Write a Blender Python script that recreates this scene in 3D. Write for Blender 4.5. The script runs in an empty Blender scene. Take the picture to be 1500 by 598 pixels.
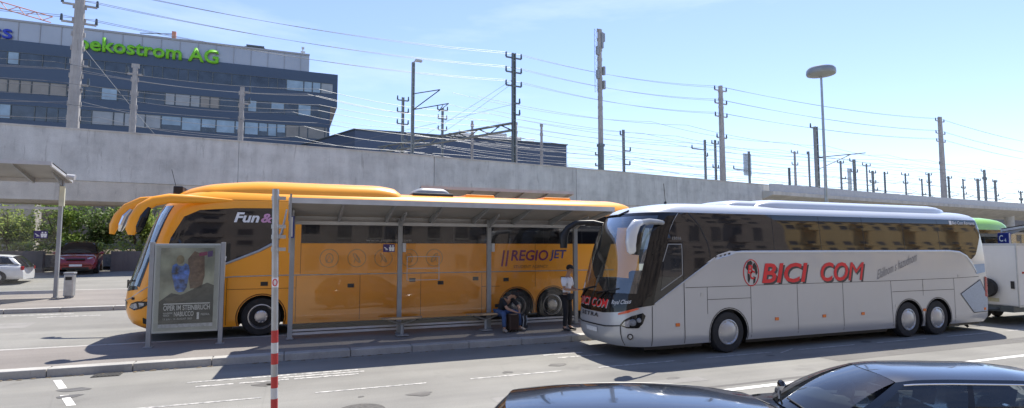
import bpy, bmesh, math, random
from mathutils import Vector, Matrix
random.seed(7)
S = bpy.context.scene
COL = S.collection
R = math.radians
PI = math.pi

# ------------------------------------------------------------------ materials
MATS = {}
def nt(m):
    m.use_nodes = True
    t = m.node_tree
    return t, t.nodes, t.links, t.nodes['Principled BSDF']

def mat(name, col, rough=.5, metal=0., var=.12, scale=3., bump=.0, bscale=60., coat=0., spec=.5, stretch=(1, 1, 1), coord='Object'):
    if name in MATS: return MATS[name]
    m = bpy.data.materials.new(name); t, N, L, P = nt(m)
    P.inputs['Roughness'].default_value = rough
    P.inputs['Metallic'].default_value = metal
    P.inputs['Coat Weight'].default_value = coat
    P.inputs['Coat Roughness'].default_value = .04
    P.inputs['Specular IOR Level'].default_value = spec
    tc = N.new('ShaderNodeTexCoord'); mp = N.new('ShaderNodeMapping')
    mp.inputs['Scale'].default_value = stretch
    L.new(tc.outputs[coord], mp.inputs['Vector'])
    nz = N.new('ShaderNodeTexNoise'); nz.inputs['Scale'].default_value = scale; nz.inputs['Detail'].default_value = 6
    L.new(mp.outputs[0], nz.inputs['Vector'])
    rp = N.new('ShaderNodeValToRGB')
    a = [max(0, c*(1-var)) for c in col]; b = [min(1, c*(1+var)) for c in col]
    rp.color_ramp.elements[0].position = .3; rp.color_ramp.elements[1].position = .7
    rp.color_ramp.elements[0].color = (*a, 1); rp.color_ramp.elements[1].color = (*b, 1)
    L.new(nz.outputs['Fac'], rp.inputs[0]); L.new(rp.outputs[0], P.inputs['Base Color'])
    if bump > 0:
        n2 = N.new('ShaderNodeTexNoise'); n2.inputs['Scale'].default_value = bscale; n2.inputs['Detail'].default_value = 4
        L.new(mp.outputs[0], n2.inputs['Vector'])
        bp = N.new('ShaderNodeBump'); bp.inputs['Strength'].default_value = bump; bp.inputs['Distance'].default_value = .02
        L.new(n2.outputs['Fac'], bp.inputs['Height']); L.new(bp.outputs[0], P.inputs['Normal'])
    MATS[name] = m
    return m

def mixnode(N, L, fac, a, b, mode='MIX'):
    x = N.new('ShaderNodeMix'); x.data_type = 'RGBA'; x.blend_type = mode
    for s, v in ((0, fac), (6, a), (7, b)):
        if hasattr(v, 'is_linked') or hasattr(v, 'links'): L.new(v, x.inputs[s])
        elif s == 0: x.inputs[0].default_value = v
        else: x.inputs[s].default_value = (*v, 1)
    return x.outputs[2]

def noise(N, L, vec, scale, detail=5, rough=.55):
    n = N.new('ShaderNodeTexNoise'); n.inputs['Scale'].default_value = scale
    n.inputs['Detail'].default_value = detail; n.inputs['Roughness'].default_value = rough
    L.new(vec, n.inputs['Vector']); return n.outputs['Fac']

def ramp(N, L, fac, stops):
    r = N.new('ShaderNodeValToRGB'); e = r.color_ramp.elements
    while len(e) < len(stops): e.new(.5)
    for el, (p, c) in zip(e, stops):
        el.position = p; el.color = (*c, 1) if len(c) == 3 else c
    L.new(fac, r.inputs[0]); return r.outputs[0]

def mapping(N, L, scale=(1, 1, 1), rot=(0, 0, 0), coord='Object'):
    tc = N.new('ShaderNodeTexCoord'); mp = N.new('ShaderNodeMapping')
    mp.inputs['Scale'].default_value = scale; mp.inputs['Rotation'].default_value = rot
    L.new(tc.outputs[coord], mp.inputs['Vector']); return mp.outputs[0]

def asphalt(name, col, patch=.16, cracks=True):
    m = bpy.data.materials.new(name); t, N, L, P = nt(m)
    v = mapping(N, L)
    lanes = mapping(N, L, (.05, .9, 1))
    g = lambda k: tuple(c*k for c in col)
    c1 = ramp(N, L, noise(N, L, v, .35, 6), [(.3, g(1-patch)), (.7, g(1+patch))])
    c2 = ramp(N, L, noise(N, L, lanes, 1.3, 4), [(.3, (.84, .84, .85)), (.7, (1.1, 1.1, 1.09))])
    c = mixnode(N, L, 1., c1, c2, 'MULTIPLY')
    c3 = ramp(N, L, noise(N, L, v, 55, 3, .7), [(.25, (.72, .72, .73)), (.75, (1.22, 1.21, 1.2))])
    c = mixnode(N, L, .8, c, c3, 'MULTIPLY')
    st = ramp(N, L, noise(N, L, v, 1.1, 3), [(.62, (1, 1, 1)), (.72, (.8, .8, .8))])
    c = mixnode(N, L, .7, c, st, 'MULTIPLY')
    if cracks:
        vo = N.new('ShaderNodeTexVoronoi'); vo.feature = 'DISTANCE_TO_EDGE'; vo.inputs['Scale'].default_value = .22
        wv = mixnode(N, L, .12, v, N.new('ShaderNodeTexNoise').outputs['Color'])
        L.new(wv, vo.inputs['Vector'])
        ck = ramp(N, L, vo.outputs['Distance'], [(.0, (.8, .8, .8)), (.003, (1, 1, 1))])
        c = mixnode(N, L, .35, c, ck, 'MULTIPLY')
    L.new(c, P.inputs['Base Color'])
    P.inputs['Roughness'].default_value = .88; P.inputs['Specular IOR Level'].default_value = .3
    bp = N.new('ShaderNodeBump'); bp.inputs['Strength'].default_value = .35; bp.inputs['Distance'].default_value = .01
    L.new(noise(N, L, v, 90, 2), bp.inputs['Height']); L.new(bp.outputs[0], P.inputs['Normal'])
    MATS[name] = m; return m

def concrete(name, col, streak=.35, panel=True):
    m = bpy.data.materials.new(name); t, N, L, P = nt(m)
    v = mapping(N, L); vd = mapping(N, L, (3.2, 3.2, .42)); vs = mapping(N, L, (.8, .8, .10)); vh = mapping(N, L, (.08, .08, 1.4))
    g = lambda k: tuple(c*k for c in col)
    c = ramp(N, L, noise(N, L, v, .5, 7), [(.28, g(.86)), (.72, g(1.12))])
    s = ramp(N, L, noise(N, L, vs, 2.2, 5), [(.35, (1-streak,)*3), (.62, (1.04,)*3)])
    c = mixnode(N, L, .75, c, s, 'MULTIPLY')
    h = ramp(N, L, noise(N, L, vh, 1.2, 3), [(.35, (.93,)*3), (.65, (1.05,)*3)])
    c = mixnode(N, L, .5, c, h, 'MULTIPLY')
    d = ramp(N, L, noise(N, L, vd, 1.6, 6, .65), [(.59, (1,)*3), (.70, (.62, .61, .60))])
    c = mixnode(N, L, .7, c, d, 'MULTIPLY')
    d = ramp(N, L, noise(N, L, v, 1.7, 5), [(.33, (.82,)*3), (.5, (1.03,)*3), (.75, (1.1,)*3)])
    c = mixnode(N, L, .5, c, d, 'MULTIPLY')
    f = ramp(N, L, noise(N, L, v, 22, 4), [(.3, (.9,)*3), (.7, (1.08,)*3)])
    c = mixnode(N, L, .7, c, f, 'MULTIPLY')
    L.new(c, P.inputs['Base Color']); P.inputs['Roughness'].default_value = .9; P.inputs['Specular IOR Level'].default_value = .25
    bp = N.new('ShaderNodeBump'); bp.inputs['Strength'].default_value = .25; bp.inputs['Distance'].default_value = .03
    L.new(noise(N, L, v, 14, 5), bp.inputs['Height']); L.new(bp.outputs[0], P.inputs['Normal'])
    MATS[name] = m; return m

def paint_mark(name, col, wear):
    """road paint worn through in an irregular pattern"""
    m = bpy.data.materials.new(name); t, N, L, P = nt(m)
    v = mapping(N, L)
    f = ramp(N, L, noise(N, L, v, 9, 7, .7), [(wear-.06, (0, 0, 0)), (wear+.06, (1, 1, 1))])
    c = mixnode(N, L, f, (.24, .235, .225), col)
    L.new(c, P.inputs['Base Color']); P.inputs['Roughness'].default_value = .8
    MATS[name] = m; return m

def glass(name, tint=(.8, .88, .86), opacity=.12, rough=.0, refl=1.0):
    m = bpy.data.materials.new(name); m.use_nodes = True
    t = m.node_tree; N, L = t.nodes, t.links
    N.remove(N['Principled BSDF']); out = N['Material Output']
    tr = N.new('ShaderNodeBsdfTransparent'); tr.inputs[0].default_value = (*tint, 1)
    df = N.new('ShaderNodeBsdfDiffuse'); df.inputs[0].default_value = (.30, .32, .31, 1)
    gl = N.new('ShaderNodeBsdfGlossy'); gl.inputs['Roughness'].default_value = rough
    fr = N.new('ShaderNodeFresnel'); fr.inputs['IOR'].default_value = 1.52
    mu = N.new('ShaderNodeMath'); mu.operation = 'MULTIPLY'; mu.inputs[1].default_value = refl; L.new(fr.outputs[0], mu.inputs[0])
    m1 = N.new('ShaderNodeMixShader'); m1.inputs[0].default_value = opacity
    v = mapping(N, L); dn = ramp(N, L, noise(N, L, v, 2.5, 5), [(.3, (opacity*.5,)*3), (.7, (min(1, opacity*1.5),)*3)])
    L.new(dn, m1.inputs[0])
    L.new(tr.outputs[0], m1.inputs[1]); L.new(df.outputs[0], m1.inputs[2])
    m2 = N.new('ShaderNodeMixShader'); L.new(mu.outputs[0], m2.inputs[0]); L.new(m1.outputs[0], m2.inputs[1]); L.new(gl.outputs[0], m2.inputs[2])
    L.new(m2.outputs[0], out.inputs[0]); MATS[name] = m; return m

ASPH = asphalt('asphalt', (.222, .215, .197))
PAVE = asphalt('pavement_asphalt', (.225, .205, .188), .12)
KERB = concrete('kerb_granite', (.40, .385, .36), .15)
VIAD = concrete('viaduct_concrete', (.60, .60, .57), .16)
VIADL = concrete('soffit_concrete', (.58, .55, .49), .12)
WALLB = concrete('old_wall', (.16, .14, .13), .35)
MASTC = concrete('mast_concrete', (.42, .40, .38), .2)
WHITE_MARK = paint_mark('road_paint', (.72, .70, .66), .43)
WORN_MARK = paint_mark('worn_paint', (.50, .48, .45), .50)
SOIL = mat('soil', (.10, .08, .055), .95, var=.4, scale=2)
GRAVEL = mat('ballast', (.22, .20, .18), .95, var=.3, scale=8, bump=.5)
STEEL = mat('galvanised_steel', (.42, .43, .44), .42, .75, var=.12, scale=6, bump=.05)
GREYP = mat('grey_paint', (.30, .31, .32), .45, .2, var=.08, scale=4)
LGREY = mat('light_grey_paint', (.50, .50, .50), .45, .1, var=.07, scale=4)
ROOFM = mat('roof_underside', (.33, .32, .30), .55, .2, var=.1, scale=2)
DKST = mat('dark_steel', (.10, .115, .12), .5, .5, var=.2, scale=5)
MSTEEL = mat('mast_steel', (.27, .29, .285), .6, .3, var=.2, scale=5)
MIDST = mat('green_grey_steel', (.17, .19, .19), .5, .4, var=.2, scale=5)
BLACK = mat('black_plastic', (.012, .012, .013), .45, var=.2, scale=5)
RUBBER = mat('tyre_rubber', (.022, .022, .023), .8, var=.25, scale=8, bump=.2)
DARKIN = mat('dark_interior', (.035, .036, .04), .8, var=.2, scale=6)
SEATM = mat('seat_fabric', (.05, .05, .07), .9, var=.3, scale=12)
ORANGE = mat('orange_paint', (.97, .38, .017), .34, 0, var=.03, scale=.8, coat=.3)
SILVER = mat('champagne_paint', (.47, .475, .48), .30, .25, var=.03, scale=.8, coat=.5)
PEARL = mat('pearl_roof_paint', (.62, .64, .66), .26, .15, var=.03, scale=.8, coat=.6)
GREENP = mat('green_paint', (.28, .55, .02), .35, 0, var=.04, scale=.8, coat=.5)
TRAILW = mat('white_panel', (.66, .64, .60), .5, 0, var=.05, scale=1.5)
BUSGLASS = mat('tinted_glass', (.010, .010, .012), .03, 0, var=.1, scale=2, spec=.8)
ORGLASS = mat('smoked_glass', (.008, .008, .010), .05, 0, var=.1, scale=2, spec=.25)
BLKGLOSS = mat('black_gloss', (.010, .009, .009), .08, 0, var=.1, scale=2, spec=.5)
CHROME = mat('chrome', (.72, .72, .72), .16, 1, var=.05, scale=4)
ALU = mat('alloy', (.52, .52, .53), .32, .9, var=.1, scale=6)
HUBM = mat('wheel_cover', (.46, .47, .48), .35, .6, var=.08, scale=5)
GAP = mat('panel_gap', (.05, .045, .04), .8, var=.1)
OGAP = mat('orange_panel_gap', (.22, .075, .01), .8, var=.1)
REDT = mat('red_lettering', (.70, .022, .025), .45, var=.05, scale=3)
SHAD = mat('charcoal_lettering', (.055, .05, .05), .5, var=.1)
PURP = mat('purple_lettering', (.20, .02, .13), .5, var=.08)
BLUT = mat('blue_lettering', (.05, .06, .24), .5, var=.08)
FADEB = mat('faded_blue_print', (.55, .33, .10), .5, var=.1)
WHT = mat('white_print', (.80, .80, .80), .5, var=.03)
AMBER = mat('amber_lens', (.70, .16, .02), .2, var=.1)
REDL = mat('red_lens', (.35, .01, .012), .15, var=.2)
LENS = mat('headlamp_lens', (.30, .31, .33), .08, .3, var=.5, scale=14, spec=.8)
BLUES = mat('blue_sign', (.018, .03, .20), .4, var=.08)
REDB = mat('red_band', (.50, .04, .035), .5, var=.12)
WHTB = mat('white_band', (.60, .59, .57), .5, var=.08)
WOOD = mat('bench_wood', (.36, .25, .15), .6, var=.25, scale=4, stretch=(1, 8, 8))
SKIN = mat('skin', (.42, .24, .16), .55, var=.08)
HAIR = mat('dark_hair', (.018, .014, .012), .7, var=.3, scale=30)
SHIRTW = mat('white_cotton', (.86, .86, .90), .85, var=.06, scale=14)
SHIRTB = mat('black_cotton', (.018, .02, .026), .9, var=.2, scale=14)
JEANS = mat('denim', (.055, .10, .22), .9, var=.35, scale=9)
TROUS = mat('black_trousers', (.016, .016, .02), .9, var=.2, scale=10)
SHOEL = mat('tan_shoes', (.36, .30, .25), .8, var=.15, scale=10)
SHOEB = mat('black_shoes', (.015, .015, .016), .6, var=.2)
BROWN = mat('brown_case', (.045, .024, .018), .6, var=.2)
CARBLK = mat('dark_car_paint', (.014, .018, .026), .20, .35, var=.1, scale=1, coat=1.)
CARRED = mat('red_car_paint', (.22, .012, .018), .25, .1, var=.08, coat=.8)
CARWHT = mat('white_car_paint', (.72, .72, .72), .3, 0, var=.04, coat=.6)
FACADE = mat('slate_panel', (.054, .082, .128), .45, .2, var=.07, scale=.15, bump=.15, bscale=2.5, stretch=(.05, .05, 3))
FACAD2 = mat('navy_panel', (.070, .095, .145), .45, .2, var=.06, scale=.2)
SILPAN = mat('silver_cladding', (.36, .39, .43), .4, .35, var=.06, scale=.2)
WINB = mat('office_glass', (.026, .036, .05), .04, 0, var=.7, scale=.5, spec=.9)
BLIND = mat('pale_blind', (.30, .33, .35), .7, var=.12, scale=.6)
LITPANE = mat('lit_pane_tone', (.26, .36, .44), .2, var=.2, scale=.6)  # lit look of scattered office panes, put into the colour
TANBL = mat('tan_blind', (.25, .24, .22), .7, var=.12, scale=.6)
LIME = mat('lime_lettering', (.17, .52, .02), .5, var=.05)
SSBL = mat('navy_lettering', (.02, .05, .42), .5, var=.05)
YELW = mat('ochre_render', (.66, .48, .24), .9, var=.08, scale=.4)
BRNW = mat('umber_render', (.36, .30, .26), .9, var=.15, scale=.3)
PALEW = mat('pale_render', (.50, .46, .40), .9, var=.1, scale=.4)
DGLASS = mat('dark_window', (.02, .025, .03), .1, var=.3)
WIRE = mat('wire', (.14, .15, .17), .5, .4, var=.05)
PORC = mat('porcelain', (.10, .06, .05), .3, var=.2)
CRANE = mat('crane_red', (.55, .24, .15), .5, var=.1)
BARK = mat('bark', (.10, .075, .055), .95, var=.3)
POSTERD = mat('poster_dark', (.05, .053, .046), .5, var=.5, scale=2.2)
POSTERM = mat('poster_mist', (.36, .37, .29), .5, var=.75, scale=1.6)
POSTERB = mat('poster_blue', (.07, .17, .60), .4, var=.95, scale=9)
POSTERR = mat('poster_rust', (.20, .125, .08), .5, var=.5, scale=9)
POSTERS = mat('poster_stone', (.10, .095, .075), .5, var=.5, scale=6)
SHGLASS = glass('shelter_glass', (.985, .99, .985), .035, 0, .8)
WSGLASS = glass('windscreen_glass', (.62, .72, .72), .03, 0, 4.5)
CARGLASS = glass('car_glass', (.42, .48, .50), .03, 0, 1.9)
def leafm(name, col):
    m = mat(name, col, .6, var=.55, scale=1.2)
    P = m.node_tree.nodes['Principled BSDF']
    N, L = m.node_tree.nodes, m.node_tree.links
    tl = N.new('ShaderNodeBsdfTranslucent'); mx = N.new('ShaderNodeMixShader'); mx.inputs[0].default_value = .5
    for l in list(P.inputs['Base Color'].links): L.new(l.from_socket, tl.inputs['Color'])
    L.new(P.outputs[0], mx.inputs[1]); L.new(tl.outputs[0], mx.inputs[2]); L.new(mx.outputs[0], N['Material Output'].inputs[0])
    return m
LEAF = [leafm('leaf_mid', (.17, .26, .055)), leafm('leaf_light', (.30, .37, .09)), leafm('leaf_dark', (.10, .17, .04)), leafm('leaf_pale', (.24, .29, .15)), leafm('leaf_rust', (.12, .085, .04))]

# ------------------------------------------------------------------ object helpers
def link(o, parent=None):
    COL.objects.link(o)
    if parent is not None: o.parent = parent
    return o
def tag(o, label=None, cat=None, group=None, kind=None):
    if label: o['label'] = label
    if cat: o['category'] = cat
    if group: o['group'] = group
    if kind: o['kind'] = kind
    return o
def thing(name, label, cat, loc=(0, 0, 0), rz=0, group=None):
    o = bpy.data.objects.new(name, None); link(o)
    o.location = loc; o.rotation_euler = (0, 0, rz); o.empty_display_size = .2
    return tag(o, label, cat, group)
def copy_tree(o, parent=None):
    c = o.copy(); link(c)
    if parent is not None: c.parent = parent
    for ch in o.children: copy_tree(ch, c)
    return c

class B:
    def __init__(s): s.bm = bmesh.new(); s.mi = 0
    def _f(s, vs):
        try:
            f = s.bm.faces.new(vs); f.material_index = s.mi; return f
        except ValueError: return None
    def v(s, p): return s.bm.verts.new(p)
    def poly(s, pts): return s._f([s.v(p) for p in pts])
    def box(s, x0, x1, y0, y1, z0, z1, M=None):
        c = [(x, y, z) for z in (z0, z1) for y in (y0, y1) for x in (x0, x1)]
        if M is not None: c = [M @ Vector(p) for p in c]
        v = [s.v(p) for p in c]
        for q in ((0, 2, 3, 1), (4, 5, 7, 6), (0, 1, 5, 4), (2, 6, 7, 3), (0, 4, 6, 2), (1, 3, 7, 5)): s._f([v[i] for i in q])
        return s
    def bar(s, a, b, w, h, up=(0, 0, 1)):
        a = Vector(a); b = Vector(b); d = (b-a); L = d.length; d.normalize()
        u = Vector(up)
        if abs(d.dot(u)) > .98: u = Vector((1, 0, 0))
        x = d.cross(u).normalized(); z = x.cross(d).normalized()
        M = Matrix.Translation(a) @ Matrix((x, d, z)).transposed().to_4x4()
        return s.box(-w/2, w/2, 0, L, -h/2, h/2, M)
    def prism(s, pts, f, d):
        """pts 2-D polygon, f maps (a,b,t) to 3-D, t runs 0..d"""
        n = len(pts); A = [s.v(f(a, b, 0)) for a, b in pts]; C = [s.v(f(a, b, d)) for a, b in pts]
        s._f(A[::-1]); s._f(C)
        for i in range(n): s._f([A[i], A[(i+1) % n], C[(i+1) % n], C[i]])
        return s
    def tube(s, pts, r, n=8, cap=True, flat=1., up=None):
        pts = [Vector(p) for p in pts]; rs = r if isinstance(r, (list, tuple)) else [r]*len(pts)
        rings = []; ux = None
        for i, p in enumerate(pts):
            d = (pts[min(i+1, len(pts)-1)]-pts[max(i-1, 0)])
            d = d.normalized() if d.length > 1e-9 else Vector((0, 0, 1))
            if ux is None:
                ref = Vector(up) if up else (Vector((0, 0, 1)) if abs(d.z) < .9 else Vector((1, 0, 0)))
                ux = (ref - d*ref.dot(d)).normalized()
            else:
                ux = (ux - d*ux.dot(d)).normalized()
            uy = d.cross(ux)
            rings.append([s.v(p + rs[i]*(math.cos(2*PI*k/n)*ux + flat*math.sin(2*PI*k/n)*uy)) for k in range(n)])
        for a, b in zip(rings, rings[1:]):
            for k in range(n): s._f([a[k], a[(k+1) % n], b[(k+1) % n], b[k]])
        if cap: s._f(rings[0][::-1]); s._f(rings[-1])
        return s
    def cyl(s, a, b, r0, r1=None, n=16): return s.tube([a, b], [r0, r0 if r1 is None else r1], n)
    def lathe(s, prof, c, axis='y', n=32, sgn=1):
        """prof [(radius, along)]"""
        rings = []
        for r, h in prof:
            ring = []
            for k in range(n):
                ca, sa = r*math.cos(2*PI*k/n), r*math.sin(2*PI*k/n)
                p = (c[0]+ca, c[1]+sgn*h, c[2]+sa) if axis == 'y' else (c[0]+ca, c[1]+sa, c[2]+sgn*h)
                ring.append(s.v(p))
            rings.append(ring)
        for a, b in zip(rings, rings[1:]):
            for k in range(n): s._f([a[k], a[(k+1) % n], b[(k+1) % n], b[k]])
        if prof[0][0] > 1e-4: s._f(rings[0][::-1])
        if prof[-1][0] > 1e-4: s._f(rings[-1])
        return s
    def grid(s, f, nu, nv, close=False):
        V = [[s.v(f(i/nu, j/nv)) for j in range(nv+1)] for i in range(nu+1)]
        for i in range(nu):
            for j in range(nv): s._f([V[i][j], V[i+1][j], V[i+1][j+1], V[i][j+1]])
        return s
    def build(s, name, m, parent=None, smooth=False, bev=0, ang=40, fix=True):
        bmesh.ops.remove_doubles(s.bm, verts=s.bm.verts, dist=1e-5)
        if fix: bmesh.ops.recalc_face_normals(s.bm, faces=s.bm.faces)
        me = bpy.data.meshes.new(name); s.bm.to_mesh(me); s.bm.free()
        for x in (m if isinstance(m, (list, tuple)) else [m]): me.materials.append(x)
        if smooth:
            me.polygons.foreach_set('use_smooth', [True]*len(me.polygons)); me.set_sharp_from_angle(angle=R(ang))
        o = bpy.data.objects.new(name, me); link(o, parent)
        if bev:
            md = o.modifiers.new('bevel', 'BEVEL'); md.width = bev; md.segments = 2; md.limit_method = 'ANGLE'; md.angle_limit = R(50)
        return o

def struct(name, b, m, **k):
    o = b.build(name, m, **k); o['kind'] = 'structure'; return o

# lettering: a filled text outline turned to mesh, stretched to w x h, mapped by f(a, b) -> 3-D
def lettering(text, w, h, f, m, parent, name='lettering', shear=0, bold=0, depth=0, label=None, space=1.):
    cu = bpy.data.curves.new('t', 'FONT'); cu.body = text; cu.size = 1; cu.shear = shear; cu.offset = bold; cu.space_character = space
    cu.resolution_u = 3
    o = bpy.data.objects.new('t', cu); COL.objects.link(o)
    dg = bpy.context.evaluated_depsgraph_get(); ev = o.evaluated_get(dg)
    me = bpy.data.meshes.new_from_object(ev); bpy.data.objects.remove(o)
    xs = [v.co.x for v in me.vertices]; ys = [v.co.y for v in me.vertices]
    x0, x1, y0, y1 = min(xs), max(xs), min(ys), max(ys)
    bm = bmesh.new(); bm.from_mesh(me); bpy.data.meshes.remove(me)
    if depth:
        r = bmesh.ops.extrude_face_region(bm, geom=bm.faces[:])
        top = {e for e in r['geom'] if isinstance(e, bmesh.types.BMVert)}
    else: top = set()
    for v in bm.verts:
        a = (v.co.x-x0)/(x1-x0)*w; b = (v.co.y-y0)/(y1-y0)*h
        v.co = f(a, b, depth if v in top else 0) if depth else f(a, b)
    if depth: bmesh.ops.recalc_face_normals(bm, faces=bm.faces)
    me = bpy.data.meshes.new(name); bm.to_mesh(me); bm.free(); me.materials.append(m)
    o = bpy.data.objects.new(name, me); link(o, parent)
    if label: o['label'] = label
    return o

def interp(tab):
    xs = [a for a, _ in tab]; ys = [b for _, b in tab]; n = len(xs)
    d = [(ys[i+1]-ys[i])/(xs[i+1]-xs[i]) for i in range(n-1)]
    m = [d[0]]+[0 if d[i-1]*d[i] <= 0 else 2*d[i-1]*d[i]/(d[i-1]+d[i]) for i in range(1, n-1)]+[d[-1]]
    def f(x):
        if x <= xs[0]: return ys[0]
        if x >= xs[-1]: return ys[-1]
        i = max(k for k in range(n-1) if xs[k] <= x)
        h = xs[i+1]-xs[i]; t = (x-xs[i])/h
        return (ys[i]*(1+2*t)*(1-t)**2 + h*m[i]*t*(1-t)**2 + ys[i+1]*t*t*(3-2*t) + h*m[i+1]*t*t*(t-1))
    return f

# ------------------------------------------------------------------ terrain
YV = [(-80, 34.2), (-40, 35.0), (-14.03, 36.69), (-2.89, 37.6), (21.66, 40.6), (34.12, 42.6), (68.32, 47.4), (102.9, 50.9), (160, 56), (260, 64)]
yv = interp(YV)
def zg(y):
    if y < 8: return -.05*(8-max(y, -6))
    if y < 14.4: return 0
    if y < 16.6: return .28*(y-14.4)/2.2
    if y < 20: return .28
    return .28+.06*(min(y, 37)-20)

b = B()
ys = [-400, -120, -6, 0, 4, 8, 11, 14.4, 15.5, 16.6, 18, 20, 24, 28, 33, 37, 60, 120, 400, 900]
xs = [-500, -150, -60, -20, 0, 20, 60, 150, 500, 900]
V = [[b.v((x, y, zg(y))) for y in ys] for x in xs]
for i in range(len(xs)-1):
    for j in range(len(ys)-1): b._f([V[i][j], V[i+1][j], V[i+1][j+1], V[i][j+1]])
struct('ground', b, ASPH)

# near bus platform: kerb with a real step, top falling into the bus lane behind
b = B(); IX0, IX1 = -60, 70
prof = [(14.75, .165), (15.6, .225), (16.55, .288)]
for (ya, za), (yb, zb) in zip(prof, prof[1:]):
    b.poly([(IX0, ya, za), (IX1, ya, za), (IX1, yb, zb), (IX0, yb, zb)])
struct('pavement', b, PAVE)
b = B(); x = IX0
while x < IX1:
    b.box(x+.006, x+1.494, 14.44, 14.75, -.05, .168+random.uniform(-.003, .003)); x += 1.5
struct('kerb', b, KERB, bev=.018)
b = B(); x = IX0
while x < IX1:
    b.box(x+.004, x+.996, 16.55, 16.70, .1, .292); x += 1.0
struct('kerb', b, KERB, bev=.006)
# far platform
def zp(y): return zg(y)+.13
b = B()
ysf = [23.6, 25, 26.5, 28.2]
for ya, yb in zip(ysf, ysf[1:]): b.poly([(-70, ya, zp(ya)), (50, ya, zp(ya)), (50, yb, zp(yb)), (-70, yb, zp(yb))])
struct('pavement', b, PAVE)
b = B(); x = -70
while x < 50:
    b.box(x+.006, x+1.494, 23.34, 23.6, .3, zp(23.6)+.004); b.box(x+.006, x+1.494, 28.2, 28.4, .6, zp(28.2)+.004); x += 1.5
struct('kerb', b, KERB, bev=.018)

# road paint
def mark(pts, m=WHITE_MARK, dz=.005):
    b = B(); b.poly([(x, y, zg(y)+dz) for x, y in pts]); return struct('road_marking', b, m)
def line(x0, x1, y, w=.12, m=WHITE_MARK, sk=0):
    return mark([(x0, y-w/2), (x1, y-w/2+sk), (x1, y+w/2+sk), (x0, y+w/2)], m)
line(-30, 60, 8.52, .15)
x = -26.0
while x < 50:
    line(x, x+2.05, 11.13, .07, WORN_MARK); x += 2.95
for x0, x1 in ((-1.75, -.7), (-.6, .25), (.35, 1.5), (5.9, 7.0), (9.9, 12.6)): line(x0, x1, 12.86, .10, WORN_MARK)
for x0, x1 in ((-1.55, -.9), (-.8, .1), (.2, 1.46), (6.1, 7.4), (9.0, 11.8)): line(x0, x1, 12.44, .10, WORN_MARK)
line(-.2, 1.6, 12.65, .10, WORN_MARK)
for ya in (13.2, 11.75, 10.2):
    xx = -4.25+(14.1-ya)*.38
    mark([(xx, ya), (xx+.13, ya), (xx-.22, ya+.85), (xx-.35, ya+.85)])
mark([(11.5, 10.95), (11.6, 10.95), (12.4, 11.3), (12.3, 11.3)], WORN_MARK)
for x0, x1 in ((-9.5, -6.5), (-7.3, -5.6)): line(x0, x1, 22.9 if x0 < -8 else 22.4, .1, WORN_MARK)
TAR = asphalt('repair_asphalt', (.145, .138, .13), .1, False)
OLDP = asphalt('pale_repair_asphalt', (.25, .24, .225), .1, False)
def repair(x0, x1, y0, y1, m, n=9, j=.05):
    pts = [(x0+(x1-x0)*k/n, y0+random.uniform(-j, j)) for k in range(n+1)]+[(x1-(x1-x0)*k/n, y1+random.uniform(-j, j)) for k in range(n+1)]
    b = B(); b.poly([(x, y, zg(y)+.003) for x, y in pts]); struct('road_repair', b, m)
repair(-9, -3.2, 9.55, 10.05, TAR, 9, .02); repair(3.4, 7.9, 9.3, 9.62, OLDP, 8, .02); repair(12, 21, 9.7, 10.2, TAR, 9, .02); repair(-14, -7, 20.6, 21.5, OLDP, 9, .03); repair(-2, 14, 8.75, 8.86, TAR, 14, .03)
for k in range(26):
    x, y = random.uniform(-8, 22), random.uniform(8.7, 13.9); rr = random.uniform(.04, .16)
    b = B(); b.poly([(x+rr*random.uniform(.7, 1.3)*math.cos(2*PI*i/11)*1.6, y+rr*random.uniform(.7, 1.3)*math.sin(2*PI*i/11), zg(y)+.006) for i in range(11)])
    struct('oil_stain', b, mat('oil_stain', (.10, .095, .09), .6, var=.3))
b = B()
for k in range(240):
    x = random.uniform(-12, 20); y = 14.40-abs(random.gauss(0, .05)); r_ = random.uniform(.008, .03)
    b.poly([(x-r_*2, y-r_, .008), (x+r_*2, y-r_*.6, .012), (x+r_*1.5, y+r_, .02), (x-r_, y+r_, .012)])
tag(b.build('gutter_litter', mat('dry_litter', (.16, .12, .07), .9, var=.5, scale=20)), 'dry leaves and grit gathered along the near kerb', 'litter', None, 'stuff')
for x in (-3.4, 9.6):
    b = B(); b.box(x-.25, x+.25, 14.06, 14.42, .004, .012)
    for k in range(7): b.box(x-.21+.065*k, x-.18+.065*k, 14.09, 14.39, .012, .022)
    struct('drain_grate', b, mat('grate_iron', (.06, .058, .055), .6, .4, var=.3, scale=20))
# manhole on the carriageway
b = B(); b.lathe([(.0, 0), (.36, 0), (.38, -.004)], (1.2, 9.7, zg(9.7)+.008), 'z', 28)
struct('manhole_cover', b, mat('cast_iron', (.09, .085, .08), .7, .3, var=.3, scale=20, bump=.4, bscale=40))

# ------------------------------------------------------------------ viaduct, embankment, wall
def along(x, off=0):
    d = .5; t = (yv(x+d)-yv(x-d))/(2*d); n = Vector((-t, 1)).normalized()
    return (x+n.x*off, yv(x)+n.y*off)
def strip(b, xs, prof):
    """sweep a closed profile [(offset, z)] along the viaduct line"""
    rings = []
    for x in xs:
        ring = []
        for off, z in prof(x):
            p = along(x, off); ring.append(b.v((p[0], p[1], z)))
        rings.append(ring)
    n = len(rings[0])
    for A, C in zip(rings, rings[1:]):
        for k in range(n): b._f([A[k], A[(k+1) % n], C[(k+1) % n], C[k]])
    b._f(rings[0]); b._f(rings[-1][::-1])
root = thing('viaduct', 'long grey concrete railway viaduct crossing behind the coaches', 'viaduct', (0, 0, 0))
joints = [-72, -61, -50, -38.5, -27, -14.9, -2.89, 9.5, 21.66, 33, 45, 57, 69, 81, 93, 105, 117, 129, 141, 153, 165]
b = B()
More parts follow.
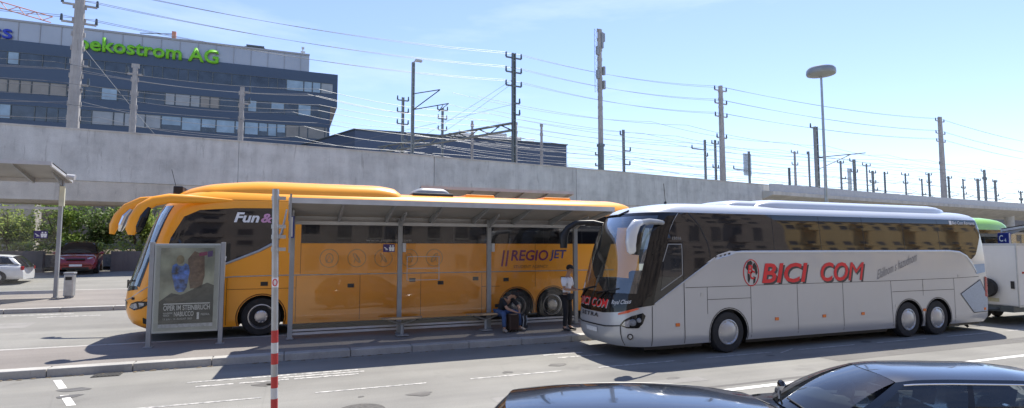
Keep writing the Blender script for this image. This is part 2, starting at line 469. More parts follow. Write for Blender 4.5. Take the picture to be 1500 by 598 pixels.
for i, (ja, jb) in enumerate(zip(joints, joints[1:])):
    xs = [ja+.02+(jb-ja-.04)*k/4 for k in range(5)]
    zb = 6.24 if ja < 40 else 7.9
    strip(b, xs, lambda x, zb=zb: [(0, zb), (0, 9.0), (.35, 9.0), (.35, zb)])
b.build('parapet', VIAD, root)
b = B(); xs = [-72+2*k for k in range(118)]; strip(b, xs, lambda x: [(-.03, 9.0), (-.03, 9.08), (.38, 9.08), (.38, 9.0)]); b.build('coping', VIADL, root)
b = B(); xs = [-72+2*k for k in range(59)]
strip(b, xs, lambda x: [(.10, 5.15), (.04, 6.22), (.04, 6.23), (2.4, 6.23), (2.4, 5.3), (2.1, 5.0), (.5, 5.0)])
b.build('deck', VIADL, root)
b = B(); xs = [45+3*k for k in range(40)]
strip(b, xs, lambda x: [(-1.2, 7.9), (-1.2, 8.25), (0, 8.35), (6, 8.3), (6, 7.2), (1.2, 7.2)])
b.build('deck', VIADL, root)
for x in (-60, -42, -24, 12, 30, 48, 66, 84, 102, 120, 140):
    p = along(x, 1.4); b = B(); b.cyl((p[0], p[1], 0), (p[0], p[1], 5.2 if x < 44 else 7.5), .62, n=20); b.build('pier', VIAD, root, smooth=True)
# guard rail along the far stretch of parapet
b = B()
for x in range(46, 160, 2):
    p = along(x, -.9); b.box(p[0]-.9, p[0]+.9, p[1]-.05, p[1]+.05, 8.3, 9.05+.01*(x % 3))
b.build('barrier_panel', LGREY, root)

b = B(); xs = [-90+5*k for k in range(71)]
strip(b, xs, lambda x: [(12.3, 0), (12.3, 7.9), (110, 7.9), (110, 0)])
struct('railway_embankment', b, GRAVEL)

wl = thing('retaining_wall', 'low dark stone retaining wall under the bushes beyond the far road', 'wall', (0, 37.3, 1.28))
b = B()
x = -60
while x < 30:
    if -12.6 < x < -9.6: x = -9.1; continue
    y0 = yv(x+1)-37.3+.35 ; b.box(x+.01, x+1.99, y0, y0+.35, -.3, 1.15+.02*math.sin(x*7)); x += 2
b.build('masonry', WALLB, wl, bev=.02)
b = B(); b.box(-60, 30, -.2+.0, 14, -.4, .9); 
soil = B(); 
for k in range(45):
    x0 = -60+2*k; gp = 4.2 if -13.5 < x0 < -9.5 else .7; ya = yv(x0)+gp; yb = yv(x0)+10.9
    soil.poly([(x0, ya, 2.2), (x0+2, yv(x0+2)+gp, 2.2), (x0+2, yv(x0+2)+10.9, 2.5), (x0, yb, 2.5)])
struct('soil_bank', soil, SOIL)
b.bm.free()

# bushes along the bank
def leaves(b, c, rx, ry, rz, n, size):
    for _ in range(n):
        while True:
            p = Vector((random.uniform(-1, 1), random.uniform(-1, 1), random.uniform(-1, 1)))
            if .25 < p.length < 1: break
        q = Vector((c[0]+p.x*rx, c[1]+p.y*ry, c[2]+p.z*rz))
        s = size*random.uniform(.6, 1.4)
        d = Vector((random.gauss(0, 1), random.gauss(0, 1), random.gauss(0, .7))).normalized()
        e = d.cross(Vector((random.gauss(0, 1), random.gauss(0, 1), random.gauss(0, 1)))).normalized()
        b.mi = 0 if random.random() < .72 else 1
        b.poly([q-d*s, q+e*s*.45, q+d*s, q-e*s*.45])
bush_specs = [(-19.5, 2.4, 4.1, 0, 'wide mid green bush at the left edge behind the far shelter'), (-17.0, 2.9, 5.2, 3, 'tall pale leafy shrub behind the far shelter glass'),
 (-14.6, 2.2, 4.6, 1, 'yellow green shrub between the pale shrub and the red car'), (-12.6, 3.0, 5.4, 0, 'tall green bush rising directly above the red car'),
 (-10.6, 2.6, 5.0, 2, 'dark green bush right above the retaining wall'), (-8.6, 2.6, 5.5, 1, 'light green bush nearest the coach mirrors'),
 (-6.6, 2.5, 5.2, 0, 'green bush half hidden behind the orange mirrors'), (-4.2, 2.4, 5.0, 2, 'dark bush behind the orange coach windscreen')]
for x, y, h, mi, lab in bush_specs:
    yy = yv(x)+y+1.6
    t = thing('bush', lab, 'bush', (x, yy, 2.3), 0, 'bushes on the bank under the viaduct')
    b = B()
    for k in range(13):
        a = random.uniform(0, 2*PI); rr = random.uniform(0, 1.25)
        zc = random.uniform(.35, h-2.6)
        leaves(b, (rr*math.cos(a), rr*math.sin(a)*.8, zc), random.uniform(.5, .95), random.uniform(.5, .8), random.uniform(.45, .8), 210, .10)
    for k in range(16):
        a = random.uniform(0, 2*PI); zc = random.uniform(h-2.9, h-2.1)
        leaves(b, (1.1*math.cos(a), .8*math.sin(a), zc), .22, .22, .5, 40, .085)
    b.build('foliage', [LEAF[mi], LEAF[(mi+1) % 4]], t, fix=False)
    b = B()
    for k in range(6):
        a = random.uniform(0, 2*PI); b.tube([(0, 0, -.1), (.4*math.cos(a), .35*math.sin(a), h*.25), (.9*math.cos(a), .7*math.sin(a), h*.5)], [.05, .035, .015], 6)
    b.build('stem', BARK, t)
# low weeds at the wall foot
b = B()
for k in range(150):
    x = random.uniform(-24, -2); leaves(b, (x, yv(x)+.75, 2.45+random.uniform(0, .3)), .25, .15, .35, 24, .09)
tag(b.build('weeds', [LEAF[1], LEAF[3]], None, fix=False), 'rank grass and weeds topping the low stone wall', 'weeds', None, 'stuff')

# pale house glimpsed through the shrubs
h = thing('house', 'pale rendered house with white windows glimpsed behind the shrubs at far left', 'house', (-24, 46.0, 1.3))
b = B(); b.box(-14, 8.5, 0, 1.2, 0, 6.3); b.build('wall', PALEW, h)
for k in range(8):
    x = -12.4+2.55*k
    f = B(); f.box(x, x+1.3, -.06, -.005, 2.2, 4.1); w = f.build('window', WHT, h)
    g = B(); g.box(x+.1, x+.6, -.09, -.062, 2.3, 4.0); g.box(x+.7, x+1.2, -.09, -.062, 2.3, 4.0); g.build('pane', DGLASS, w)

# ------------------------------------------------------------------ office block
ob = thing('office_block', 'long slate blue office block with ribbon windows and a silver roof storey', 'office building', (0, 110, 0))
b = B(); b.box(-75, 8.0, 0, 22, 28.9, 35.2); b.build('upper_wall', FACADE, ob)
b = B(); b.box(-75, 6.75, .0, 21, 0, 28.89); b.build('wall', FACADE, ob)
b = B(); b.box(-75, 2.85, .3, 16, 35.19, 38.5)
b.build('roof_storey', SILPAN, ob)
b = B()
for k in range(28): b.box(-74.3+2.8*k, -74.22+2.8*k, .2, .31, 35.2, 38.5)
b.box(-75, 2.9, .15, .31, 38.3, 38.62); b.build('cladding_joint', GREYP, ob)
rnd = random.Random(3)
def ribbon(x0, x1, z0, z1, blindp, kind):
    f = B(); f.box(x0, x1, -.02, -.005, z0, z1)
    w = f.build('window', WINB, ob)
    m = B(); x = x0; bls = []
    mode = 0
    while x < x1:
        wd = rnd.choice([1.5, 1.5, 2.3, 3.0])
        if x+wd > x1: wd = x1-x
        m.box(x-.06, x+.06, -.12, -.022, z0, z1)
        if rnd.random() < .34: mode = rnd.choice([0, 0, 1, 2, 2, 3])
        q = dict(x0=x+.1, x1=x+wd-.1)
        if mode == 1 and blindp > 0: bls.append((B(), BLIND)); bls[-1][0].box(q['x0'], q['x1'], -.05, -.024, z0+.1, z1-.05)
        elif mode == 2 and rnd.random() < blindp: bls.append((B(), LITPANE)); bls[-1][0].box(q['x0'], q['x1'], -.05, -.024, z0+.1+rnd.choice([0, 0, .7]), z1-.05)
        elif mode == 3 and kind: bls.append((B(), TANBL)); bls[-1][0].box(q['x0'], q['x1'], -.05, -.024, z0+.1, z1-.05)
        x += wd
    m.box(x0, x1, -.1, -.022, z1-.06, z1+.02)
    m.build('mullion', DKST, w)
    for bb, mm in bls: bb.build('blind_or_lit_pane', mm, w)  # blinds, plus panes whose lit look is only their colour
ribbon(-74, 7.2, 31.3, 33.3, .5, 0)
ribbon(-74, 6.4, 26.8, 28.85, .5, 1)
ribbon(-74, 6.4, 22.6, 24.9, .9, 1)
ribbon(-74, 6.4, 18.4, 20.7, .9, 1)
def facade_xy(x0, z0, y=109.82, slope=0):
    return lambda a, c, t=0: Vector((x0+a, 110.26-t if False else y-t, z0+c))
# roof lettering stands proud of the silver storey
lettering('oekostrom AG', 20.7, 2.45, lambda a, c, t: Vector((-32.9+a, -.02-t, 34.75+c)), LIME, ob, 'roof_lettering', 0, .022, .35)
lettering('ss', 2.6, 1.55, lambda a, c, t: Vector((-43.9+a, .10-t, 35.3+c)), SSBL, ob, 'roof_lettering', 0, .012, .25)
b = B(); b.box(-8.3, -4.8, 2, 4, 38.6, 39.3); b.box(-8, -5, 1.8, 4, 39.3, 39.6)
b.build('roof_plant', DKST, ob)
b = B(); b.cyl((-2.2, 3, 38.5), (-2.2, 3, 39.4), .3); b.cyl((-.6, 3, 38.5), (-.6, 3, 39.4), .3); b.build('vent_pipe', LGREY, ob)
b = B(); b.tube([(1.6, 2, 38.5), (1.7, 2, 40.2)], .1, 6); b.box(1.3, 2.1, 1.9, 2.1, 39.3, 39.6); b.box(1.45, 1.95, 1.9, 2.1, 40.0, 40.4); b.build('antenna', LGREY, ob)

fb = thing('flat_hall', 'lower navy flat roofed hall with rooftop plant right of the office block', 'hall building', (0, 90, 0))
hp_ = [(9.3, 0), (46.1, 0), (46.1, 40), (20, 40), (2.0, 17.7)]
b = B(); b.prism(hp_, lambda a, d, t: (a, d, t), 20.85); b.build('wall', FACAD2, fb)
b = B(); b.prism([(9.2, -.2), (46.3, -.2), (46.3, 40), (20, 40.2), (1.8, 17.7)], lambda a, d, t: (a, d, 20.852+t), .2); b.build('roof_edge', DKST, fb)
b = B()
for k in range(9): b.box(13.4+4.1*k, 13.43+4.1*k, -.02, -.004, 0, 20.8)
b.build('cladding_joint', FACADE, fb)
b = B()
for x, w, hh in ((26.5, 3.2, 1.3), (30.2, 1.3, 1.0), (32.3, 3.5, 1.7), (36.4, 2.2, 1.3), (39.5, 1.6, .8)):
    b.box(x, x+w, 3, 6, 21.05, 21.05+hh)
b.build('roof_plant', LGREY, fb, bev=.05)
b = B()
for x in (27, 29.5, 33, 35.5, 37): b.tube([(x, 3, 21), (x, 3, 22.8)], .09, 6)
b.tube([(25, 2.5, 22.0), (41, 2.5, 22.0)], .07, 6); b.tube([(25, 2.5, 21.6), (41, 2.5, 21.6)], .05, 6)
b.build('roof_rail', LGREY, fb)
# site cranes far behind
def lattice(b, a, c, w, n, r):
    a = Vector(a); c = Vector(c); d = (c-a).normalized(); u = d.cross(Vector((0, 1, 0))).normalized()*w
    b.tube([a, c], r, 5); b.tube([a+u, c+u], r, 5)
    for k in range(n):
        p = a+(c-a)*(k/n); q = a+(c-a)*((k+1)/n)
        b.tube([p, q+u] if k % 2 else [p+u, q], r*.7, 4)
c1 = thing('tower_crane', 'red lattice crane jib rising behind the roof at the far left', 'crane', (-78, 190, 0))
b = B(); lattice(b, (-20, 0, 72.4), (15, 0, 65.0), 1.7, 18, .15); b.build('jib', CRANE, c1)
b = B(); lattice(b, (-20, 0, 0), (-20, 0, 74), 2.2, 24, .2); b.build('tower', CRANE, c1)
c2 = thing('tower_crane', 'small orange crane cab with thin jib peeping over the lime roof lettering', 'crane', (-33.2, 190, 0))
b = B(); b.tube([(-8.6, 0, 65.0), (0, 0, 65.9)], .13, 6); b.build('jib', DKST, c2)
b = B(); b.box(-.45, .6, -.5, .5, 64.2, 66.6); b.box(-.35, .35, -.35, .35, 0, 64.2); b.build('tower', CRANE, c2)

# ------------------------------------------------------------------ railway masts
def mast(lab, base, top, w, kind, group, arms=(), z0=7.9, yaw=.12, name='catenary_mast'):
    x, y = base; H = top-z0
    t = thing(name, lab, 'mast', (x, y, z0), yaw, group)
    m = {'conc': MASTC, 'steel': MIDST, 'dark': MSTEEL}[kind]
    b = B()
    if kind == 'conc':
        b.tube([(0, 0, -.2), (0, 0, H)], [w*.62, w*.40], 10)
        k = 1.2
        while k < H: b.box(-w*.60, w*.60, -w*.10, w*.10, k, k+.35); k += 1.1
    else:
        w *= .50
        for sx in (-1, 1): b.box(sx*w*.5-w*.12, sx*w*.5+w*.12, -w*.5, w*.5, 0, H)
        b.box(-w*.42, w*.42, -w*.08, w*.08, 0, H)
        k = .6
        while k < H: b.box(-w*.5, w*.5, -w*.45, w*.45, k, k+.12); k += .9
    b.build('post', m, t)
    if arms:
        for za, L, side in arms:
            a = B(); z = za-z0
            x0, x1 = (-L if side in (0, -1) else 0), (L if side in (0, 1) else 0)
            a.box(x0, x1, -.07, .07, z-.07, z+.07)
            ca = a.build('crossarm', m, t)
            for xx in ([x0] if x0 else [])+([x1] if x1 else []):
                ins = B(); ins.tube([(xx, 0, z+.05), (xx, 0, z+.55)], [.11, .07], 8); ins.build('insulator', DKST, ca)
    return t

GM = 'masts on the railway behind the viaduct'
mast('thick pale concrete mast before the office block, cut off by the top picture edge', (-15.6, 52.4), 25.5, .74, 'conc', GM, [(22.76, 1.1, 0), (21.49, 1.1, 0), (20.06, 1.1, 0), (16.7, .8, 1), (15.2, .8, 1)])
mast('short thin concrete mast next right of the thick one, against the office windows', (-11.6, 51.9), 16.8, .44, 'conc', GM, [(16.3, .5, 0)])
mast('short thin concrete mast below the letters AG of the roof sign', (-4.0, 53.2), 16.4, .42, 'conc', GM, [(16.0, .6, 1), (15.0, .6, 1)])
t = mast('dark steel mast with a lamp head on top and cantilevers pointing right', (10.5, 51.7), 19.9, .44, 'dark', GM)
b = B(); b.tube([(0, 0, 12.0), (.1, -.1, 12.1), (.55, -.25, 12.15)], [.06, .06, .05], 6); b.bm.verts.ensure_lookup_table()
b.box(.1, .75, -.42, -.08, 12.05, 12.25); b.build('lamp_head', LGREY, t, bev=.05)
b = B()
b.tube([(0, 0, 9.0), (2.35, -.9, 9.5)], .05, 6); b.tube([(0, 0, 7.5), (3.1, -1.2, 8.2)], .05, 6); b.tube([(.1, 0, 7.55), (2.3, -.9, 9.45)], .05, 6); b.tube([(2.6, -1, 8.0), (2.2, -.9, 7.4), (3.1, -1.2, 8.2)], .035, 6)
b.build('cantilever', DKST, t)
mast('dark mast with many stub arms just left of the lamp headed mast', (13.0, 70.1), 21.4, .5, 'dark', GM, [(21, .7, 0), (19.5, .7, 0), (18, .7, 0), (16, .6, 1)])
mast('dark mast with stub arms just right of the lamp headed mast', (18.9, 73.2), 21.3, .46, 'dark', GM, [(21, .7, 0), (19.8, .6, 0), (18.3, .6, 0)])
g = mast('stout grey steel mast above the middle of the orange coach carrying a sloping portal beam', (21.5, 53.9), 22.9, .62, 'steel', GM, [(22.39, .9, 0), (20.86, .9, 0), (19.41, .9, 0), (17.6, .7, 1), (16.4, .7, 1)])
b = B(); a0 = Vector((-.2, 0, 6.8)); a1 = Vector((15-21.5-2, 70.4-53.9+4, 6.8))
b.bar(a0, a1, .5, .12); b.bar(a0+Vector((0, 0, .75)), a1+Vector((0, 0, .75)), .5, .12)
for k in range(14):
    p = a0.lerp(a1, k/14); q = a0.lerp(a1, (k+1)/14)
    b.tube([p+Vector((0, 0, .75*(k % 2))), q+Vector((0, 0, .75*((k+1) % 2)))], .07, 5)
b.build('portal_beam', MIDST, g)
b = B()
for dx, zz in ((-1.6, 1.2), (1.5, 1.2), (-2.2, 2.4), (2.6, 1.8)): b.tube([(0, 0, 2.6), (dx, -.4, zz+.6)], .05, 5)
b.build('strut', LGREY, g)
t = mast('tall telecom mast with stacked antennas, tallest pole in the middle of the sky', (31.9, 54.0), 27.0, .52, 'conc', GM)
b = B()
for k, z in enumerate((18.2, 16.6, 14.4, 13.9, 12.8)):
    sx = (-1) ** k; b.box(.42*sx-.13, .42*sx+.13, -.3, .0, z-.5, z+.45); b.bar((0, 0, z), (.42*sx, -.1, z), .06, .06)
b.box(.05, .3, -.35, -.1, 16.9, 18.7); b.build('antenna_panel', GREYP, t)
b = B(); lattice(b, (-.42, -.1, 11.8), (-.42, -.1, 19.0), .35, 22, .025)
b.build('ladder', GREYP, t)
b = B(); b.box(-.33, .33, -.3, .3, 5.8, 6.1); b.tube([(0, 0, 0), (0, 0, 5.9)], .34, 10)
for z in (1.8, 3.6, 4.8): b.box(-.75, 0, -.05, .05, z, z+.1); b.box(-.78, -.68, -.05, .05, z, z+.35)
b.build('lower_post', MIDST, t)
mast('slim dark mast right of the telecom mast', (39.8, 61.7), 17.7, .48, 'dark', GM, [(17, .5, -1), (15.0, 1.1, 1), (13.2, 1.0, 1)])
t = mast('dark post of the left hand pair with a square hanging bracket', (56.4, 65.9), 18.3, .46, 'dark', GM, [(16.8, 2.6, -1), (15.9, .5, 1)])
mast('dark post immediately left of the tall three armed mast', (62.0, 70.1), 19.4, .5, 'dark', GM, [(18.8, .7, 0), (15, .6, 0)])
mast('tall concrete mast with three pairs of arms between the telecom mast and the round lamp', (53.7, 59.4), 24.3, .72, 'conc', GM, [(23.66, 1.1, 0), (21.88, 1.1, 0), (20.11, 1.1, 0), (17.2, .9, 0)])
t = mast('short dark post with a square panel right of the tall three armed mast', (66.9, 68.2), 17.6, .48, 'dark', GM, [(14.6, 3.5, -1)])
b = B(); b.box(-.9, .9, .3, .36, 5.9, 9.4); b.build('mesh_panel', glass('mesh_panel', (.8, .82, .84), .25, .4, .6), t)
mast('short plain post left of the round lamp', (76.0, 68.9), 15.6, .5, 'steel', GM)
mast('thin armed mast second left of the round lamp', (93.6, 83.4), 21.7, .5, 'conc', GM, [(21.4, 1.0, 0), (19, .9, 0)])
mast('thin dark armless mast left of the round lamp', (98.8, 84.6), 22.2, .5, 'dark', GM, [(21.6, .5, -1)])
t = mast('heavy dark mast close beside the round lamp', (62.8, 52.6), 18.1, .78, 'dark', GM, [(17.9, 1.0, -1), (14.2, 1.6, 1)])
b = B(); b.tube([(0, 0, 6.2), (8.0, -1.6, 7.2)], .06, 6); b.tube([(0, 0, 4.6), (5.6, -1.1, 6.9)], .06, 6); b.tube([(0, 0, 6.1), (1.6, -.2, 6.3), (1.6, -.2, 3.5)], .05, 6); b.build('cantilever', DKST, t)
FAR = 'far masts above the silver coach'
far = [(102.1, 80.1, 19.8, .5, 'dark', 'thin far mast first right of the round lamp'), (91.5, 69.2, 17.9, .7, 'dark', 'stubby far mast with a square panel right of the round lamp'),
 (112.6, 82.4, 20.1, .43, 'dark', 'very thin plain far mast right of the panel mast'), (100.2, 72.2, 16.7, .6, 'dark', 'short broad topped far mast third right of the round lamp'),
 (116.0, 81.0, 18.4, .5, 'steel', 'pale thin far mast midway between round lamp and tall right mast'), (124.1, 82.1, 18.6, .44, 'steel', 'lone thin far mast left of the tall right mast'),
 (131.6, 83.5, 17.9, .46, 'dark', 'low far mast just left of the tall right mast'), (135.2, 84.2, 19.4, .6, 'steel', 'armed far mast touching the tall right mast on its left'),
 (135.0, 80.0, 18.2, .6, 'steel', 'low far mast just right of the tall right mast'), (146.8, 83.9, 18.6, .48, 'dark', 'thin far mast fourth from the right edge'),
 (138.7, 76.4, 17.4, .73, 'dark', 'short far mast third from the right edge'), (144.7, 78.3, 19.9, .76, 'dark', 'T topped far mast second from the right edge'),
 (149.1, 78.7, 17.8, .7, 'dark', 'braced low far mast close to the right edge'), (168.9, 83.8, 16.5, .5, 'steel', 'last far mast at the right edge of the picture')]
for k, (x, y, z, w, kd, lab) in enumerate(far):
    ar = [(z-.4, 1.0+.2*(k % 3), (0, -1, 0, 0, 1)[k % 5])]
    if k % 2: ar.append((z-2.2, .9, 0))
    if k % 3 == 0: ar.append((z-3.6, 1.4, 1))
    t = mast(lab, (x, y), z, w, kd, FAR, ar)
    if k in (1, 8): b = B(); b.box(-1.5, -.4, .3, .36, 4.6, 8.4); b.build('mesh_panel', MATS['mesh_panel'], t)
    if k % 3 != 1:
        b = B(); b.tube([(0, 0, z-12.6), (3.4, -.6, z-11.7)], .05, 5); b.tube([(0, 0, z-11.3), (3.0, -.5, z-11.7)], .04, 5); b.build('cantilever', kd == 'dark' and DKST or MIDST, t)
mast('tall concrete mast with three pairs of arms near the right edge', (113.4, 68.1), 27.0, .88, 'conc', GM, [(26.19, 1.5, 0), (23.85, 1.6, 0), (22.3, 1.5, 0), (18, 1.0, -1)])
for x, y, z, lab in ((19.9, 63.1, 17.5, 'thin plain grey post left of the stout portal mast'), (27.5, 60.1, 17.0, 'thin plain grey post at the right end of the navy hall'), (26.2, 64.9, 18.2, 'thin plain grey post just right of the stout portal mast')):
    mast(lab, (x, y), z, .34, 'conc', GM)

# overhead wires
def wire(pts, r=.018, sag=.5, lab='thin overhead railway wire spanning the sky between masts', grp='overhead wires'):
    b = B(); path = []
    for p, q in zip(pts, pts[1:]):
        p = Vector(p); q = Vector(q)
        for k in range(12):
            s = k/12; v = p.lerp(q, s); v.z -= 4*sag*s*(1-s); path.append(v)
    path.append(Vector(pts[-1])); b.tube(path, r, 4)
    tag(b.build('overhead_wire', WIRE, None), lab, 'wire', grp)
MA = [(-75, 48.5), (-15.6, 52.4), (21.5, 53.9), (53.7, 59.4), (113.4, 68.1), (175, 77)]
for lv, zz in enumerate([(23.0, 23.2, 22.9, 24.2, 26.7, 26.5), (21.6, 21.95, 21.4, 22.4, 24.4, 24), (20.2, 20.5, 19.95, 20.6, 22.85, 22.5)]):
    for sd in (-1, 1):
        wire([(x+sd*.95, y+sd*.12, z) for (x, y), z in zip(MA, zz)], .018, .75, 'high power wire carried on the upper arms of the tall concrete masts', 'high wires on the tall masts')
XS = [-80, -48, -15.6, 4, 21.5, 53.7, 84, 113.4, 145, 190, 240]
for off, z, sg in ((15.2, 16.7, .5), (15.8, 16.25, .5), (14.9, 15.2, .35), (15.6, 14.85, .4), (15.0, 13.55, .2), (24, 15.4, .9), (24, 13.7, .1), (31, 15.6, .9), (31, 13.9, .1), (39, 15.5, .9), (39, 13.8, .1), (47, 15.3, .9), (47, 13.6, .1), (22, 17.9, .6), (34, 18.6, .6), (28, 16.6, .5), (36, 17.2, .5), (44, 16.9, .5), (18, 19.3, .7), (27, 20.2, .7), (42, 19.6, .6), (52, 14.6, .6), (58, 15.6, .6), (20, 18.4, .6), (25, 21.2, .8), (33, 16.0, .4), (38, 18.2, .5), (48, 17.8, .5), (54, 18.9, .6), (62, 14.8, .4), (62, 17.0, .5)):
    wire([(*along(x, off), z+.25*math.sin(i*1.7+off)) for i, x in enumerate(XS) if x > 20 or off not in (28, 36, 44, 18, 27, 42, 52, 58, 20, 25, 33, 38, 48, 54, 62)], .021 if off < 40 else .028, sg, 'low contact wire running along the tracks behind the viaduct parapet', 'low wires along the tracks')
for (a, c) in (((21.5, 53.9, 17.5), (4, 66, 13.8)), ((21.5, 53.9, 20.2), (13, 60, 14.4)), ((21.5, 53.9, 19.8), (14.5, 60, 14.4)), ((-15.4, 52.2, 18.4), (-8, 52.4, 9.0)), ((53.7, 59.4, 16), (40, 62, 12.8)), ((113.4, 68.1, 17), (98, 72, 13))):
    wire([a, c], .015, .1, 'slanting stay wire tied to a mast', 'slanting stay wires')

# mushroom lamp
lp = thing('street_lamp', 'tall street lamp with a wide round disc head', 'street lamp', (35.4, 29.0, zg(29)))
b = B(); b.tube([(0, 0, 0), (0, 0, 6), (0, 0, 14.2)], [.13, .11, .075], 12); b.build('pole', STEEL, lp, smooth=True)
b = B(); b.lathe([(.0, 14.05), (.5, 14.1), (.93, 14.2), (.97, 14.3), (.95, 14.55), (.85, 14.68), (.4, 14.74), (0, 14.75)], (0, 0, 0), 'z', 32); b.build('lamp_head', GREYP, lp, smooth=True)

# ------------------------------------------------------------------ coaches
class Coach:
    def __init__(s, t, W, L, D, p, Dr, wt, xft, xrt, zs):
        s.t, s.L, s.D, s.p, s.Dr = t, L, D, p, Dr
        s.w, s.xf, s.xr, s.zs = interp(wt), interp(xft), interp(xrt), sorted(zs)
    def arc(s, a, z):
        w, p = s.w(z), s.p; sa, ca = math.sin(R(a)), math.cos(R(a))
        return (s.xf(z)+s.D*(1-abs(ca)**(2/p)), math.copysign(w*abs(sa)**(2/p), sa))
    def side_y(s, x, z):
        w, p = s.w(z), s.p; xf, xr = s.xf(z), s.xr(z)
        if x < xf+s.D: t = (x-xf)/s.D
        elif x > xr-s.Dr: t = (xr-x)/s.Dr
        else: return w, 0
        c = max(0, min(1, 1-t)) ** (p/2)
        return w*math.sqrt(max(0, 1-c*c)) ** (2/p), c*(-1 if x < L2(s) else 1)
    def side(s, x, z, off=.004, sgn=-1):
        y, c = s.side_y(x, z)
        return Vector((x+off*c, sgn*(y+off*math.sqrt(max(0, 1-c*c))), z))
    def front(s, y, z, off=.004):
        w, p = s.w(z), s.p
        sn = min(1, abs(y)/w) ** (p/2); c = math.sqrt(max(0, 1-sn*sn))
        return Vector((s.xf(z)+s.D*(1-c ** (2/p))-off*max(c, .2), y+math.copysign(off*sn, y), z))
    def ang(s, a, z, off=.004):
        x, y = s.arc(a, z); return Vector((x-off*math.cos(R(a)), y+off*math.sin(R(a)), z))
    def rear(s, a, z):
        w, p = s.w(z), s.p; sa, ca = math.sin(R(a)), math.cos(R(a))
        return (s.xr(z)-s.Dr*(1-abs(ca)**(2/p)), math.copysign(w*abs(sa)**(2/p), sa))
    def outline(s, z, A, mid):
        pts = [s.arc(a, z) for a in A]
        x0 = s.xf(z)+s.D; x1 = s.xr(z)-s.Dr; w = s.w(z)
        pts += [(x, w) for x in mid]
        pts += [s.rear(a, z) for a in range(90, -91, -18)]
        pts += [(x, -w) for x in mid[::-1]]
        return pts
    def shell(s, paint, arches, ar, ws, hole, mid):
        zb, zt, am = ws
        A = sorted(set([-90, -82, -74, -66, -58, -50, -40, -30, -20, -10, 0, 10, 20, 30, 40, 50, 58, 66, 74, 82, 90] + [am, -am]))
        A = [a for a in A if abs(abs(a)-am) > 3 or abs(a) == am]
        b = B(); rings = []
        for z in s.zs: rings.append([b.v((x, y, z)) for x, y in s.outline(z, A, mid)])
        n = len(rings[0])
        for r0, r1 in zip(rings, rings[1:]):
            for k in range(n): b._f([r0[k], r0[(k+1) % n], r1[(k+1) % n], r1[k]])
        b._f(rings[0][::-1]); b._f(rings[-1])
        bmesh.ops.recalc_face_normals(b.bm, faces=b.bm.faces)
        o = b.build('body', [paint, BLACK], s.t)
        c = B()
        for x in arches:
            for sg in (-1, 1):
                pr = []
                for k in range(28):
                    a = 2*PI*k/28; pr.append((x+ar*math.cos(a), .5+ar*math.sin(a)))
                c.prism(pr, lambda a_, b_, t_, sg=sg: (a_, sg*(.72+t_), b_), 1.0)
        co = c.build('cut', BLACK, s.t)
        md = o.modifiers.new('x', 'BOOLEAN'); md.object = co; md.operation = 'DIFFERENCE'; md.solver = 'EXACT'
        bpy.context.view_layer.update()
        me = bpy.data.meshes.new_from_object(o.evaluated_get(bpy.context.evaluated_depsgraph_get()))
        o.modifiers.clear(); o.data = me; bpy.data.objects.remove(co)
        me.materials.clear(); me.materials.append(paint); me.materials.append(BLACK)
        bm = bmesh.new(); bm.from_mesh(me); kill = []
        for f in bm.faces:
            c_ = f.calc_center_median(); f.material_index = 0
            for x in arches:
                if math.hypot(c_.x-x, c_.z-.5) < ar+.02 and abs(c_.y) > .68:
                    if abs(f.normal.y) < .5 or abs(c_.y) < .8: f.material_index = 1
            if c_.z < s.zs[0]+.01: f.material_index = 1
            if zb < c_.z < zt and c_.x < s.xf(c_.z)+s.D*.9:
                sn = min(1, abs(c_.y)/s.w(c_.z)) ** (s.p/2)
                if math.degrees(math.asin(sn)) < am: kill.append(f)
            if hole and c_.y > .9 and hole[0] < c_.x < hole[1] and hole[2] < c_.z < hole[3] and abs(f.normal.y) > .8: kill.append(f)
        bmesh.ops.delete(bm, geom=list(set(kill)), context='FACES'); bm.to_mesh(me); bm.free()
        me.polygons.foreach_set('use_smooth', [True]*len(me.polygons)); me.set_sharp_from_angle(angle=R(32))
        g = B(); g.grid(lambda u, v: s.ang(-am+2*am*u, zb+(zt-zb)*v, .006), 20, 12)
        g.build('windscreen', WSGLASS, s.t, smooth=True)
        return o
    def patch(s, polys, f, m, name, parent=None, du=.1, dv=.14, label=None):
        bm = bmesh.new()
        for poly in polys:
            vs = [bm.verts.new((a, c, 0)) for a, c in poly]; bm.faces.new(vs).normal_update()
        bmesh.ops.triangulate(bm, faces=bm.faces[:])
        us = [v.co.x for v in bm.verts]; vs = [v.co.y for v in bm.verts]
        lo, hi = min(vs), max(vs)
        k = 1
        while lo+k*dv < hi:
            bmesh.ops.bisect_plane(bm, geom=bm.verts[:]+bm.edges[:]+bm.faces[:], plane_co=(0, lo+k*dv, 0), plane_no=(0, 1, 0)); k += 1
        cuts = []
        lo, hi = min(us), max(us); k = 1
        while lo+k*du < hi:
            c = lo+k*du
            if du > 1 or c < 2.6 or c > s.L-1.6: cuts.append(c)
            k += 1
        for c in cuts: bmesh.ops.bisect_plane(bm, geom=bm.verts[:]+bm.edges[:]+bm.faces[:], plane_co=(c, 0, 0), plane_no=(1, 0, 0))
        for v in bm.verts: v.co = f(v.co.x, v.co.y)
        me = bpy.data.meshes.new(name); bm.to_mesh(me); bm.free(); me.materials.append(m)
        me.polygons.foreach_set('use_smooth', [True]*len(me.polygons))
        o = bpy.data.objects.new(name, me); link(o, parent or s.t)
        if label: o['label'] = label
        return o
    def sidepatch(s, polys, m, name, off=.004, sgn=-1, **k): return s.patch(polys, lambda x, z: s.side(x, z, off, sgn), m, name, **k)
    def frontang(s, polys, m, name, off=.004, **k): return s.patch(polys, lambda a, z: s.ang(a, z, off), m, name, du=6, **k)
